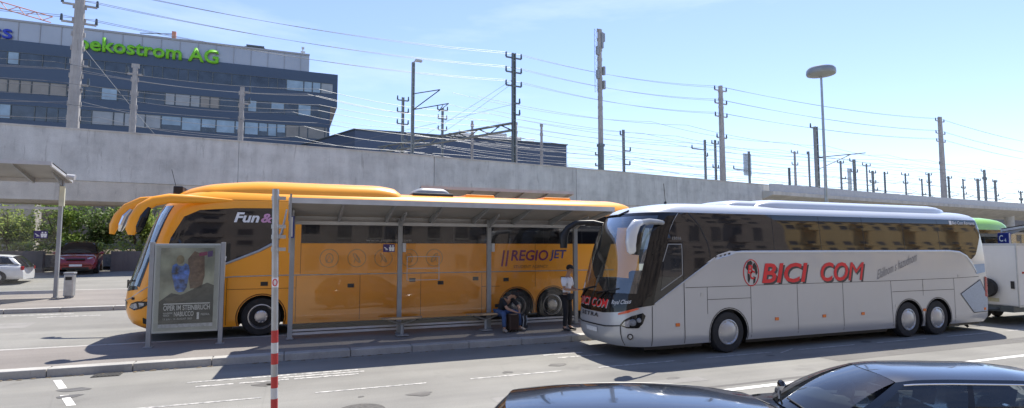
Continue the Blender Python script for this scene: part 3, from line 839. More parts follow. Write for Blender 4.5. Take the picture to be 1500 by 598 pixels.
    def seams(s, segs, m, name='panel_gap', w=.014, off=.003):
        """segs: polylines in side (x, z)"""
        polys = []
        for pl in segs:
            for (xa, za), (xb, zb) in zip(pl, pl[1:]):
                d = Vector((xb-xa, zb-za)); d.normalize(); n = Vector((-d.y, d.x))*w/2
                polys.append([(xa-n.x, za-n.y), (xb-n.x, zb-n.y), (xb+n.x, zb+n.y), (xa+n.x, za+n.y)])
        return s.sidepatch(polys, m, name, off)
    def wheel(s, x, sg, r, style, dual=False):
        y = sg*(s.w(.5)-.04)
        b = B(); b.lathe([(.30, -.26), (r*.93, -.27), (r, -.22), (r, -.06), (r*.94, -.0), (r*.80, .012), (.31, -.0), (.29, -.03)], (x, y, r), 'y', 40, sg)
        w = b.build('wheel', RUBBER, s.t, smooth=True, ang=30)
        b = B()
        if style == 'cover':
            b.lathe([(.315, -.02), (.315, .012), (.29, .02), (.27, .0), (.24, .012), (.15, .045), (.0, .055)], (x, y, r), 'y', 40, sg)
            o = b.build('rim', HUBM, w, smooth=True, ang=50)
            h = B()
            for k in range(10):
                a = 2*PI*k/10; h.lathe([(.0, .02), (.018, .018), (.02, .0)], (x+.262*math.cos(a), y, r+.262*math.sin(a)), 'y', 8, sg)
            h.build('wheel_nut', ALU, w)
        else:
            b.lathe([(.33, -.04), (.33, .012), (.305, .018), (.29, -.02), (.26, -.05), (.17, -.06), (.16, .03), (.13, .045), (.0, .05)], (x, y, r), 'y', 40, sg)
            b.build('rim', ALU, w, smooth=True, ang=35)
            h = B()
            for k in range(10):
                a = 2*PI*k/10+.3; c = (x+.232*math.cos(a), y+sg*-.043, r+.232*math.sin(a)); h.lathe([(.034, 0), (.034, .004), (0, .005)], c, 'y', 12, sg)
            h.build('rim_hole', BLACK, w)
            h = B()
            for k in range(10):
                a = 2*PI*k/10; c = (x+.145*math.cos(a), y+sg*.034, r+.145*math.sin(a)); h.lathe([(.014, 0), (.014, .03), (0, .032)], c, 'y', 8, sg)
            h.build('wheel_nut', CHROME, w)
    def inside(s, x0, x1, zf, zc, seatc=SEATM):
        b = B(); w = s.w(zc)-.1
        b.box(x0-.55, x1, -1.12, 1.12, zf-.06, zf); b.box(x0+.6, x1, -w, w, zc, zc+.03); b.box(x1, x1+.04, -1.15, 1.15, zf, zc)
        b.build('interior', DARKIN, s.t)
        b = B(); b.box(x0-.30, x0+.35, -1.05, 1.05, zf, zf+.78); b.box(x0+.0, x0+.5, -.95, -.2, zf+.6, zf+1.0); b.build('dashboard', DARKIN, s.t, bev=.08)
        st = B(); st.lathe([(.20, -.012), (.22, 0), (.20, .012), (.18, 0), (.20, -.012)], (0, 0, 0), 'z', 24)
        o = st.build('steering_wheel', BLACK, s.t); o.location = (x0+.62, -.58, zf+1.05); o.rotation_euler = (0, R(-35), 0)
        for y in (-.58, .62):
            for k in range(int((x1-x0-1.1)/.95)+1 if y > 0 else 1):
                b = B(); xx = x0+1.0+(.6+.95*k if y > 0 else 0); zz = zf+.05
                b.box(xx, xx+.5, y-.24, y+.24, zz+.3, zz+.48); b.box(xx+.42, xx+.58, y-.24, y+.24, zz+.4, zz+1.15); b.box(xx+.44, xx+.56, y-.15, y+.15, zz+1.15, zz+1.38); b.box(xx+.1, xx+.4, y-.15, y+.15, zz-.05, zz+.3)
                b.build('seat', seatc, s.t, bev=.05)
def L2(s): return s.L/2
def ring(x, r, a0, a1, n=18): return [(x+r*math.cos(R(a0+(a1-a0)*k/n)), .5+r*math.sin(R(a0+(a1-a0)*k/n))) for k in range(n+1)]

# ---- silver coach
st = thing('coach', 'silver grey coach with red side lettering parked at the right of the shelter', 'coach', (7.35, 12.675, 0))
wt = [(.3, 1.235), (.5, 1.275), (2.45, 1.275), (3.0, 1.238), (3.45, 1.195), (3.58, 1.15), (3.68, 1.05), (3.74, .9), (3.765, .7)]
xft = [(.3, -.02), (.45, -.13), (.7, -.18), (1.0, -.15), (1.3, -.11), (2.0, .07), (2.6, .25), (3.1, .44), (3.45, .67), (3.6, .87), (3.7, 1.22), (3.765, 1.72)]
xrt = [(.3, 13.55), (.5, 13.72), (1.8, 13.76), (2.6, 13.68), (3.45, 13.52), (3.6, 13.4), (3.7, 13.15), (3.765, 12.7)]
zs = [.3, .38, .45, .6, .8, 1.0, 1.2, 1.4, 1.55, 1.8, 2.1, 2.45, 2.75, 3.0, 3.2, 3.35, 3.42, 3.52, 3.58, 3.64, 3.68, 3.72, 3.745, 3.765]
c = Coach(st, 1.275, 13.76, .88, 2.75, .32, wt, xft, xrt, zs)
c.shell(SILVER, (3.02, 9.75, 11.05), .60, (1.55, 3.42, 66), (1.2, 2.65, 1.55, 3.2), [2.65, 4, 6, 8, 10, 12, 12.35])
# pearl roof skin
def roof_skin(co, z0, n, m, xcut=None):
    b = B(); V = []
    lev = [z0, z0+.04]+[z for z in co.zs if z > z0+.05]
    A = list(range(-90, 91, 10)); mid = [2.65, 6, 9, co.L-1.5]
    for z in lev:
        pts = co.outline(z, A, mid); cx = co.L/2
        V.append([b.v((x+(-.006 if x < 2.5 else 0.006 if x > co.L-1 else 0), y*(1+.006/max(abs(y), .3)) if abs(y) > .3 else y, z+.006)) for x, y in pts])
    k = len(V[0])
    for r0, r1 in zip(V, V[1:]):
        for i in range(k): b._f([r0[i], r0[(i+1) % k], r1[(i+1) % k], r1[i]])
    b._f(V[-1]); return b.build('roof', m, co.t, smooth=True, ang=50)
roof_skin(c, 3.50, 0, PEARL)
c.frontang([[(-90, 1.27), (-70, 1.22), (-45, 1.12), (-15, 1.06), (15, 1.06), (45, 1.12), (70, 1.22), (90, 1.27), (90, 1.55), (-90, 1.55)],
            [(-90, 1.55), (-66, 1.55), (-66, 3.42), (-90, 3.42)], [(66, 1.55), (90, 1.55), (90, 3.42), (66, 3.42)], [(-90, 3.42), (90, 3.42), (90, 3.50), (-90, 3.50)]], BLKGLOSS, 'front_mask', .005)
dark = [(.76, 1.27), (1.83, 1.88), (2.69, 2.38), (3.24, 2.50), (12.0, 2.50), (12.4, 2.41), (12.78, 2.26), (13.0, 2.40), (13.30, 2.95), (13.42, 3.50), (1.62, 3.50), (1.45, 3.3), (1.28, 3.0), (1.1, 2.55), (.93, 2.05), (.8, 1.6)]
for sg in (-1,): c.sidepatch([dark], BUSGLASS, 'side_glazing', .004, sg)
far_dark = [(2.68, 1.6), (12.0, 2.50), (13.2, 2.6), (13.42, 3.50), (2.68, 3.50)]
c.sidepatch([[(2.7, 1.9), (3.24, 2.5), (12.4, 2.5), (13.3, 2.9), (13.4, 3.5), (2.7, 3.5)]], BUSGLASS, 'side_glazing', .004, 1)
# belt trim
pts = [(3.05, 2.50), (3.5, 2.525), (11.7, 2.525), (12.2, 2.49), (12.55, 2.36), (12.82, 2.10), (13.0, 1.85)]
b = B(); b.tube([c.side(x, z, .004) for x, z in pts], [.02]+[.032]*5+[.015], 8, flat=.5); b.build('belt_trim', PEARL, st, smooth=True)
b = B(); b.tube([c.side(x, z, .006) for x, z in [(.8, 1.30), (1.83, 1.90), (2.69, 2.40), (3.1, 2.5)]], [.012, .022, .024, .016], 8, flat=.5); b.build('belt_trim', SILVER, st, smooth=True)
c.sidepatch([[(2.35, 2.26), (2.95, 2.40), (3.45, 2.53), (3.10, 2.555), (2.72, 2.46)]], PEARL, 'vent_cover', .012)
c.sidepatch([[(2.62+.14*k, 2.37+.028*k), (2.69+.14*k, 2.385+.028*k), (2.69+.14*k, 2.43+.028*k), (2.62+.14*k, 2.41+.028*k)] for k in range(4)], SHAD, 'vent_slot', .016)
for zz in (3.0,):
    c.seams([[(1.9, 3.5), (2.2, 3.2), (2.42, 2.75), (2.5, 2.3)]], BLACK, 'window_joint', .035, .007)
c.seams([[(x, 2.52), (x, 3.5)] for x in (4.6, 6.3, 8.0, 9.7, 11.3)], BLACK, 'window_joint', .012, .0065)
# door window, its frame and the coach number
c.sidepatch([[(.98, 1.62), (1.62, 1.98), (1.62, 2.72), (1.22, 2.72), (1.10, 2.4)]], mat('door_glass', (.02, .022, .025), .03, var=.3, spec=.9), 'door_window', .009)
c.seams([[(.98, 1.62), (1.62, 1.98), (1.62, 2.72), (1.22, 2.72), (1.05, 2.3)]], GREYP, 'door_window_frame', .02, .011)
c.seams([[(.715, .32), (.73, 1.25)], [(1.66, .32), (1.66, 1.85), (1.66, 2.8)]], GAP, 'door_gap', .016, .008)
c.seams([[(2.36, 1.66), (3.75, 1.66)], [(1.70, 1.66), (2.36, 1.66)], [(2.36, 1.0), (2.36, 1.66)], [(3.75, .35), (3.75, 1.67), (9.0, 1.67), (9.05, .36)], [(3.75, 1.35), (2.36, 1.35)], [(5.35, .36), (5.35, 1.67)], [(7.05, .36), (7.05, 1.67)],
         [(9.0, 1.67), (11.9, 1.69), (13.1, 1.72)], [(10.4, 1.2), (10.4, 1.68)], [(9.05, 1.35), (10.4, 1.35), (11.85, 1.35)], [(11.85, .36), (11.85, 1.69)]], GAP, 'panel_gap', .013)
for x in (3.02, 9.75, 11.05): c.seams([ring(x, .625, -18, 198)], GAP, 'arch_lip', .022, .004)
c.sidepatch([[(12.15, 1.20), (13.15, 1.62), (13.5, 1.0), (13.45, .62), (12.75, .60)]], mat('engine_grille', (.36, .42, .50), .45, .2, var=.08, scale=30), 'engine_grille', .008)
c.seams([[(12.15, 1.20), (13.15, 1.62), (13.5, 1.0), (13.45, .62), (12.75, .60), (12.15, 1.20)]], GAP, 'panel_gap', .02, .010)
c.sidepatch([[(12.98, 1.80), (13.42, 1.85), (13.42, 2.12), (12.86, 2.10)]], mat('rear_blue_reflection', (.30, .42, .60), .15, .2, var=.06), 'rear_reflection_patch', .008)  # bluish reflection on the rear flank, painted as a fixed colour
c.sidepatch([[(13.35, 1.10), (13.62, .98), (13.66, 1.62), (13.38, 1.72)]], REDL, 'tail_light', .010)
for x in (1.45, 4.6, 6.3, 7.8, 10.42):
    b = B(); p = c.side(x, .78, 0); b.box(p.x-.06, p.x+.06, p.y-.018, p.y, .74, .82); b.build('side_marker', AMBER, st, bev=.006)
b = B(); p = c.side(13.3, .7, 0); b.box(p.x-.05, p.x+.05, p.y-.018, p.y, .66, .74); b.build('side_marker', AMBER, st)
for x, z in ((2.2, 1.48), (9.2, .95), (10.45, 1.5), (12.1, 1.75)):
    b = B(); p = c.side(x, z, 0); b.box(p.x-.045, p.x+.045, p.y-.008, p.y, z-.045, z+.045); b.build('flap', HUBM, st)
# lettering on the flank
def flank(x0, z0, off=.008, slope=0., sgn=-1): return lambda a, d, t=0: c.side(x0+a, z0+d+slope*a, off, sgn)
for nm, mm, ox, oz, of in (('lettering_shadow', SHAD, .055, -.05, .007), ('lettering', REDT, 0, 0, .010)):
    lettering('BICI', 1.62, .52, flank(4.13+ox, 1.71+oz, of), mm, st, nm, .20, .022, label=None if mm is SHAD else 'red italic word BICI')
    lettering('CO', 1.06, .52, flank(6.22+ox, 1.71+oz, of), mm, st, nm, .20, .022, label=None if mm is SHAD else 'red italic letters CO')
    lettering('M', .64, .50, flank(7.28+ox, 1.72+oz, of), mm, st, nm, .20, 0, label=None if mm is SHAD else 'red italic letter M')
b = B(); el = lambda k, rx, rz: c.side(3.78+rx*math.cos(k), 1.99+rz*math.sin(k), .008)
b.tube([el(2*PI*k/32, .25, .335) for k in range(33)], .011, 6); b.build('globe_ring', REDT, st)
blobs = [[(3.60, 2.12), (3.68, 2.27), (3.78, 2.30), (3.84, 2.24), (3.78, 2.16), (3.72, 2.14), (3.66, 2.05)], [(3.84, 2.20), (3.90, 2.25), (3.97, 2.15), (3.99, 1.98), (3.94, 1.92), (3.90, 2.06), (3.84, 2.1)], [(3.66, 1.98), (3.72, 1.95), (3.74, 1.84), (3.70, 1.72), (3.66, 1.80)], [(3.86, 1.90), (3.93, 1.87), (3.90, 1.74), (3.84, 1.70)]]
c.sidepatch(blobs, BLACK, 'globe_map', .007)
lettering('B', .17, .22, flank(3.66, 1.97, .011), REDT, st, 'lettering', .18, .03); lettering('C', .16, .22, flank(3.74, 1.82, .011), REDT, st, 'lettering', .18, .03)
lettering('Elállnom s hazudnom', 1.75, .26, flank(8.45, 1.72, .008, .30), mat('faint_script', (.26, .25, .24), .5), st, 'script_lettering', .35, 0)
lettering('Bici Com Romania', 1.10, .10, flank(12.05, 3.36, .008), WHT, st, 'lettering', 0, .01)
b = B(); p = [c.side(x, z, .008) for x, z in ((11.9, 3.35), (12.02, 3.35), (12.02, 3.47), (11.9, 3.47))]; b.poly(p); b.build('lettering', WHT, st)
lettering('15016', .26, .07, flank(1.36, 2.83, .009), mat('dim_print', (.30, .29, .27), .5), st, 'lettering', 0, .01)
# front lettering
def nose(y0, z0, off=.012, lift=0): return lambda a, d, t=0: c.front(y0-a, z0+d+lift*a*a, off)
for nm, mm, ox, oz, of in (('lettering_shadow', mat('pale_lettering', (.45, .42, .40), .5), .02, -.018, .010), ('lettering', REDT, 0, 0, .014)):
    lettering('BICI', .62, .21, nose(.82-ox, 1.18+oz, of), mm, st, nm, .18, .012)
    lettering('COM', .68, .21, nose(.08-ox, 1.18+oz, of), mm, st, nm, .18, .012)
lettering('SETRA', .86, .10, nose(.58, .93, .012), SHAD, st, 'lettering', 0, .03, space=1.25)
lettering('Royal Class', .42, .13, nose(-.72, 1.25, .012, .25), WHT, st, 'script_lettering', .3, .0)
c.frontang([[(-56, 1.10), (-40, 1.04), (-40, 1.085), (-56, 1.165), (-70, 1.215), (-74, 1.20)]], mat('coral_flash', (.72, .13, .06), .4), 'front_flash', .010)
c.frontang([[(56, 1.10), (40, 1.04), (40, 1.085), (56, 1.165), (76, 1.23), (78, 1.19)]], mat('coral_flash', (.72, .13, .06), .4), 'front_flash', .010)
c.frontang([[(-44, .78), (-20, .735), (20, .735), (44, .78), (44, .81), (20, .765), (-20, .765), (-44, .81)]], BLACK, 'bumper_gap', .005)
c.frontang([[(-46, .33), (-44.6, .33), (-44.6, .8), (-46, .8)], [(46, .33), (44.6, .33), (44.6, .8), (46, .8)]], GAP, 'panel_gap', .005)
for sg in (-1, 1):
    hp = [(44, .80), (56, .745), (74, .75), (80, .85), (83, 1.03), (79, 1.10), (62, 1.03), (50, .93)]
    o = c.frontang([[(sg*a, z) for a, z in hp]], BLKGLOSS, 'headlight', .008)
    hl = [(47, .815), (56, .775), (60, .78), (60, .95), (52, .90)]
    c.frontang([[(sg*a, z) for a, z in hl]], LENS, 'headlight_lens', .012, parent=o)
    for aa, zz, rr in ((65, .875, .085), (74, .93, .06)):
        b = B(); p = c.ang(sg*aa, zz, .0); q = c.ang(sg*aa, zz, .03); b.cyl(p, q, rr, rr*.8, 20); b.build('headlight_lens', LENS, o, smooth=True)
    b = B(); p = c.ang(sg*60, .55, -.01); q = c.ang(sg*60, .55, .012); b.cyl(p, q, .075, .07, 20); b.build('fog_lamp', BLKGLOSS, st)
    b = B(); p = c.ang(sg*60, .55, .01); q = c.ang(sg*60, .55, .018); b.cyl(p, q, .045, .04, 16); b.build('fog_lamp', LENS, st)
b = B(); b.grid(lambda u, v: c.front(.26-.52*u, .57+.11*v, .02), 6, 1); b.build('licence_plate', mat('plate_white', (.66, .67, .68), .5, var=.15, scale=20), st)
# wipers
for y0, y1 in ((.95, .05), (-.1, -.85)):
    b = B(); b.tube([c.front(y0-(y0-y1)*k/8, 1.50+.16*k/8, .03) for k in range(9)], .016, 6); b.tube([c.front((y0+y1)/2+.3, 1.32, .03), c.front((y0+y1)/2, 1.58, .04)], .02, 6); b.build('wiper', BLACK, st)
b = B(); b.tube([c.front(.85-.75*k/8, 3.44+.02*k/8+.02, .03) for k in range(9)], .02, 6); b.tube([c.front(.05, 3.47, .03), c.front(-.25, 3.58, .05)], .025, 6); b.build('wiper', BLACK, st)
# mirrors
b = B(); b.tube([(1.25, -1.15, 3.23), (.95, -1.30, 3.25), (.55, -1.48, 3.25), (.25, -1.58, 3.19)], [.05, .06, .07, .09], 10, flat=.5)
b.build('mirror_arm', GREYP, st, smooth=True)
b = B(); b.tube([(.27, -1.58, 3.22), (.10, -1.60, 3.16), (.0, -1.61, 3.0), (-.04, -1.62, 2.75), (-.03, -1.62, 2.55), (-.02, -1.62, 2.50)], [.07, .14, .17, .165, .14, .08], 14, flat=.62); b.build('mirror', PEARL, st, smooth=True)
b = B(); b.tube([(.36, -1.57, 3.16), (.22, -1.59, 3.08), (.12, -1.60, 2.9), (.08, -1.61, 2.7), (.06, -1.61, 2.47)], [.03, .10, .13, .13, .09], 12, flat=.9); b.build('mirror_glass', BLKGLOSS, st, smooth=True)
b = B(); b.tube([(1.1, 1.2, 3.25), (.7, 1.42, 3.35), (.25, 1.6, 3.33), (.02, 1.68, 3.18), (-.1, 1.70, 2.95), (-.1, 1.70, 2.62)], [.05, .06, .075, .085, .13, .10], 10, flat=.7); b.build('mirror', BLACK, st, smooth=True)
# roof gear
def pod(b, x0, x1, w, z0, h, r=.6):
    n = 14
    def f(u, v):
        x = x0+(x1-x0)*u; e = min(1, (u*(x1-x0))/r, ((1-u)*(x1-x0))/r); e = math.sqrt(max(0, 1-(1-e)**2))
        a = PI*v; return Vector((x, -w*math.copysign(abs(math.cos(a))**.5, math.cos(a))*(.75+.25*e), z0-.05+(h+.05)*e*abs(math.sin(a))**.5))
    b.grid(f, 30, n)
b = B(); pod(b, 4.3, 12.4, 1.0, 3.75, .22, .9); b.build('roof_unit', PEARL, st, smooth=True, ang=60)
b = B(); pod(b, 3.5, 5.4, .8, 3.75, .18, .5); b.build('roof_unit', PEARL, st, smooth=True, ang=60)
b = B(); b.cyl((2.0, -.1, 3.7), (2.05, -.1, 3.86), .05, .03); b.tube([(2.05, -.1, 3.8), (2.0, -.1, 4.35)], .008, 5); b.build('aerial', BLACK, st)
for x in (3.02, 9.75, 11.05):
    for sg in (-1, 1): c.wheel(x, sg, .52, 'cover')
for xa, xb in ((.6, 2.3), (3.7, 9.0), (11.8, 13.3)): b = B(); b.box(xa, xb, -1.1, 1.1, .2, .34); b.build('underside', BLACK, st)
b = B()
b.tube([(13.4, 0, .42), (14.0, 0, .42)], .05, 8)
b.build('tow_bar', BLACK, st)
b = B(); b.tube([(12.9, -.7, .3), (12.95, -.85, .2), (13.0, -.95, .1)], .04, 8); b.build('exhaust', BLACK, st)
c.inside(.75, 4.6, 1.05, 3.35)
SETRA = c

# ---- orange coach
og = thing('coach', 'long orange coach with horn mirrors waiting behind the near glass shelter', 'coach', (-3.9, 17.975, .285))
wt = [(.28, 1.235), (.5, 1.275), (2.4, 1.275), (3.0, 1.255), (3.4, 1.225), (3.62, 1.17), (3.78, 1.06), (3.90, .88), (3.97, .6)]
xft = [(.28, .42), (.42, .16), (.7, .03), (1.0, 0), (1.35, .05), (1.7, .15), (2.4, .36), (3.0, .56), (3.4, .74), (3.6, .90), (3.8, 1.25), (3.92, 1.7), (3.97, 2.2)]
xrt = [(.28, 15.25), (.5, 15.4), (1.8, 15.48), (2.6, 15.45), (3.4, 15.35), (3.62, 15.3), (3.8, 15.15), (3.97, 14.7)]
zs = [.28, .34, .42, .55, .7, .85, 1.0, 1.2, 1.38, 1.7, 2.05, 2.4, 2.7, 3.0, 3.2, 3.35, 3.44, 3.54, 3.62, 3.70, 3.78, 3.84, 3.90, 3.94, 3.97]
c = Coach(og, 1.275, 15.48, .85, 2.4, .35, wt, xft, xrt, zs)
c.shell(ORANGE, (3.3, 10.66, 11.92), .58, (1.38, 3.44, 58), (1.2, 2.65, 1.55, 3.2), [2.65, 4, 6, 8, 10, 12, 13.2])
c.sidepatch([[(.92, 1.72), (1.55, 1.66), (2.42, 1.95), (3.55, 2.42), (3.60, 3.42), (2.6, 3.40), (1.75, 3.33), (1.40, 3.15), (1.12, 2.6)]], BUSGLASS, 'side_glazing', .005)
b = B(); b.tube([c.side(x, z, .004) for x, z in [(1.5, 1.64), (2.42, 1.93), (3.2, 2.26), (3.62, 2.50), (3.75, 2.75), (3.86, 3.4)]], [.02, .03, .035, .04, .035, .02], 8, flat=.5); b.build('side_trim', STEEL, og, smooth=True)
c.sidepatch([[(4.25, 2.47), (14.3, 2.47), (14.45, 3.40), (4.25, 3.40)]], ORGLASS, 'side_glazing', .005)
c.sidepatch([[(2.7, 2.0), (14.3, 2.47), (14.45, 3.40), (2.7, 3.40)]], BUSGLASS, 'side_glazing', .005, 1)
c.seams([[(x, 2.48), (x, 3.39)] for x in (5.6, 7.1, 8.6, 10.1, 11.6, 13.0)], BLACK, 'window_joint', .016, .008)
b = B(); b.tube([c.side(x, z, .004) for x, z in [(1.3, 1.40), (1.9, 1.52), (2.6, 1.585), (3.6, 1.60), (8, 1.60), (14.2, 1.60)]], .016, 6); b.build('side_trim', STEEL, og, smooth=True)
c.seams([[(2.45, .32), (2.45, 1.57)], [(4.15, .32), (4.15, 1.58)], [(4.25, 1.6), (4.25, 3.4)], [(5.85, .32), (5.85, 1.58)], [(7.6, .32), (7.6, 1.58)], [(9.5, .32), (9.5, 1.58)], [(11.3, 1.1), (11.3, 2.46)], [(12.7, .32), (12.7, 1.58)], [(2.45, 1.25), (4.15, 1.25)], [(9.5, 1.15), (10.1, 1.15)], [(.45, .95), (.75, 1.15), (1.1, 1.3)]], OGAP, 'panel_gap', .013, .004)
c.seams([[(2.2, 3.62), (14.2, 3.66)]], OGAP, 'panel_gap', .012, .004)
for x in (3.3, 10.66, 11.92): c.seams([ring(x, .61, -20, 200)], OGAP, 'arch_lip', .03, .004)
for x, z in ((3.35, 1.38), (5.6, 1.28), (8.2, 1.3), (10.3, 1.35), (12.3, 1.35), (7.35, 1.4), (9.3, 1.4)):
    b = B(); p = c.side(x, z, 0); b.box(p.x-.09, p.x+.09, p.y-.01, p.y, z-.055, z+.055); b.build('hatch_handle', BLACK, og, bev=.01)
b = B(); p = c.side(10.0, .55, 0); b.box(p.x-.07, p.x+.07, p.y-.01, p.y, .5, .6); b.build('hatch_handle', BLACK, og)
fl = lambda x0, z0, off=.012: (lambda a, d, t=0: c.side(x0+a, z0+d, off))
b = B()
for x in (10.13, 10.27): b.prism([(x, 1.76), (x+.055, 1.76), (x+.13, 2.26), (x+.075, 2.26)], lambda a, d, t: c.side(a, d, .006+t), .004)
b.build('lettering', PURP, og)
lettering('REGIO', 1.30, .34, fl(10.46, 1.93), PURP, og, 'lettering', .16, .02)
lettering('JET', .62, .36, fl(11.80, 1.91), BLUT, og, 'lettering', .16, .02)
lettering('STUDENT AGENCY', 1.20, .09, fl(10.55, 1.70), mat('brown_print', (.30, .12, .03), .5), og, 'lettering', 0, .01)
lettering('Fun', .62, .27, fl(2.56, 3.02), WHT, og, 'lettering', .25, .03)
lettering('&', .28, .25, fl(3.22, 3.02), mat('pink_print', (.62, .30, .48), .5), og, 'lettering', .2, .03)
lettering('8', .09, .14, fl(2.33, 1.99), WHT, og, 'lettering', .2, .03)
lettering('www.regiojet.com', 1.3, .10, fl(6.0, 2.50, .010), mat('dim_print', (.30, .29, .27), .5), og, 'lettering', .1, .0)
b = B()
for k, x in enumerate((5.0, 5.75, 6.5, 7.25, 8.0)):
    b.tube([c.side(x+.25*math.cos(2*PI*j/24), 2.05+.25*math.sin(2*PI*j/24), .006) for j in range(25)], .012, 5)
    b.tube([c.side(x+.10*math.cos(2*PI*j/10+k), 2.05+.13*math.sin(2*PI*j/10), .006) for j in range(11)], .014, 5)
    b.tube([c.side(x-.08, 1.93, .006), c.side(x, 2.12, .006), c.side(x+.08, 1.93, .006)], .014, 5)
b.build('amenity_icons', FADEB, og)
# nose
c.frontang([[(-58, 1.38), (-62, 1.30), (-30, 1.24), (30, 1.24), (62, 1.30), (58, 1.38)]], BLKGLOSS, 'front_mask', .006)
c.frontang([[(-58, 1.38), (-64, 1.36), (-62, 2.5), (-60, 3.44), (-58, 3.44)], [(58, 1.38), (64, 1.36), (62, 2.5), (60, 3.44), (58, 3.44)]], BLKGLOSS, 'front_mask', .005)
for sg in (-1, 1):
    hp = [(46, .84), (58, .78), (72, .82), (82, .92), (82, 1.0), (66, 1.01), (52, .95)]
    o = c.frontang([[(sg*a, z) for a, z in hp]], BLKGLOSS, 'headlight', .008)
    c.frontang([[(sg*a, z) for a, z in [(49, .86), (58, .82), (66, .84), (64, .96), (54, .93)]]], LENS, 'headlight_lens', .012, parent=o)
    c.frontang([[(sg*a, z) for a, z in [(69, .86), (76, .90), (77, .96), (68, .97)]]], LENS, 'headlight_lens', .012, parent=o)
    c.frontang([[(sg*a, z) for a, z in [(66, .45), (74, .42), (77, .56), (72, .60)]]], BLACK, 'fog_lamp', .008)
    o = B(); o.tube([c.ang(sg*a, z, .006) for a, z in ((10, .98), (30, 1.0), (50, 1.08), (70, 1.28), (82, 1.42))], [.025, .02, .014, .012, .008], 6); o.build('nose_trim', STEEL, og, smooth=True)
c.frontang([[(-40, .98), (-30, .78), (30, .78), (40, .98)]], BLKGLOSS, 'grille', .006)
b = B(); b.grid(lambda u, v: c.front(.26-.52*u, .52+.11*v, .02), 6, 1); b.build('licence_plate', MATS['plate_white'], og)
for y0, y1 in ((1.0, .1), (-.1, -.95)):
    b = B(); b.tube([c.front(y0-(y0-y1)*k/8, 1.42+.1*k/8, .035) for k in range(9)], .02, 6); b.tube([c.front((y0+y1)/2+.3, 1.3, .03), c.front((y0+y1)/2, 1.5, .05)], .025, 6); b.build('wiper', BLACK, og)
# horn mirrors
def horn(pts, rs, flat, nm='mirror'):
    b = B(); b.tube(pts, rs, 14, flat=flat); return b.build(nm, ORANGE, og, smooth=True, ang=60)
o = horn([(2.5, -1.17, 3.60), (2.0, -1.20, 3.60), (1.5, -1.35, 3.60), (1.1, -1.52, 3.59), (.78, -1.63, 3.50), (.55, -1.68, 3.32), (.42, -1.70, 3.05), (.36, -1.70, 2.78), (.35, -1.70, 2.66)], [.03, .08, .11, .122, .128, .138, .15, .14, .07], .62)
b = B(); b.tube([(.70, -1.70, 3.34), (.60, -1.72, 3.1), (.52, -1.72, 2.85), (.50, -1.72, 2.72)], [.05, .10, .10, .05], 10, flat=.7); b.build('mirror_glass', BLKGLOSS, o)
o = horn([(1.7, 1.10, 3.72), (1.1, 1.28, 3.76), (.46, 1.45, 3.78), (-.15, 1.58, 3.72), (-.52, 1.64, 3.52), (-.72, 1.66, 3.26), (-.82, 1.66, 2.98), (-.86, 1.66, 2.74)], [.04, .09, .11, .122, .128, .135, .13, .07], .62)
b = B(); b.tube([(-.38, 1.56, 3.46), (-.52, 1.56, 3.25), (-.60, 1.56, 3.0), (-.64, 1.56, 2.82)], [.05, .10, .10, .05], 10, flat=.7); b.build('mirror_glass', CHROME, o)
# roof gear
b = B()
def rp(u, v):
    x = .95+6.25*u; z = interp([(0, 3.70), (.08, 3.98), (.2, 4.14), (.4, 4.24), (.85, 4.24), (.95, 4.16), (1, 3.85)])(u)
    a = PI*v; e = min(1, .55+u*3)
    return Vector((x, -1.0*e*math.copysign(abs(math.cos(a))**.6, math.cos(a)), 3.55+(z-3.55)*abs(math.sin(a))**.55))
b.grid(rp, 40, 18); b.build('roof_fairing', ORANGE, og, smooth=True, ang=60)
b = B(); b.box(7.45, 8.75, -.7, .7, 3.9, 4.04); b.build('roof_unit', BLACK, og, bev=.04)
b = B(); pod(b, 7.5, 8.7, .62, 4.03, .20, .35); b.build('roof_unit', GREYP, og, smooth=True)
for x in (9.2, 12.0): b = B(); b.box(x, x+1.0, -.5, .5, 3.9, 4.06); b.build('roof_hatch', ORANGE, og, bev=.04)
for y in (-.25, .15):
    b = B(); b.box(.98, 1.22, y-.16, y+.16, 3.78, 4.02, Matrix.Rotation(0, 4, 'Y')); b.tube([(1.1, y, 3.55), (1.15, y, 3.8)], .05, 8); b.build('roof_camera', BLACK, og, bev=.03)
b = B(); b.tube([(1.0, .3, 3.8), (.8, .35, 4.55)], .008, 5); b.build('aerial', BLACK, og)
for x in (3.3, 10.66, 11.92):
    for sg in (-1, 1): c.wheel(x, sg, .51, 'alloy')
for xa, xb in ((.9, 2.6), (4.0, 9.9), (12.6, 14.6)): b = B(); b.box(xa, xb, -1.1, 1.1, .2, .34); b.build('underside', BLACK, og)
c.inside(.85, 4.9, 1.1, 3.38)

# ---- green coach far along the bay
gn = thing('coach', 'bright green coach, only its rounded end showing behind the silver coach', 'coach', (21.3, 18.6, .25))
zs2 = [.3, .4, .6, 1.0, 1.4, 1.8, 2.2, 2.6, 3.0, 3.3, 3.5, 3.62, 3.72, 3.80, 3.86]
c = Coach(gn, 1.275, 13.2, .7, 2.5, .55, [(.3, 1.24), (.5, 1.275), (2.4, 1.275), (3.3, 1.22), (3.6, 1.12), (3.75, .98), (3.86, .7)],
          [(.3, .2), (.6, 0), (1.2, .05), (2, .25), (3.0, .55), (3.5, .9), (3.75, 1.3), (3.86, 1.9)], [(.3, 13.0), (.6, 13.2), (2, 13.2), (3.0, 13.0), (3.5, 12.75), (3.75, 12.3), (3.86, 11.6)], zs2)
c.shell(GREENP, (2.9, 9.3, 10.6), .58, (1.4, 3.3, 58), None, [2.65, 5, 8, 11])
c.sidepatch([[(1.9, 1.5), (12.6, 1.5), (12.5, 3.25), (1.9, 3.25)]], BUSGLASS, 'side_glazing', .006)
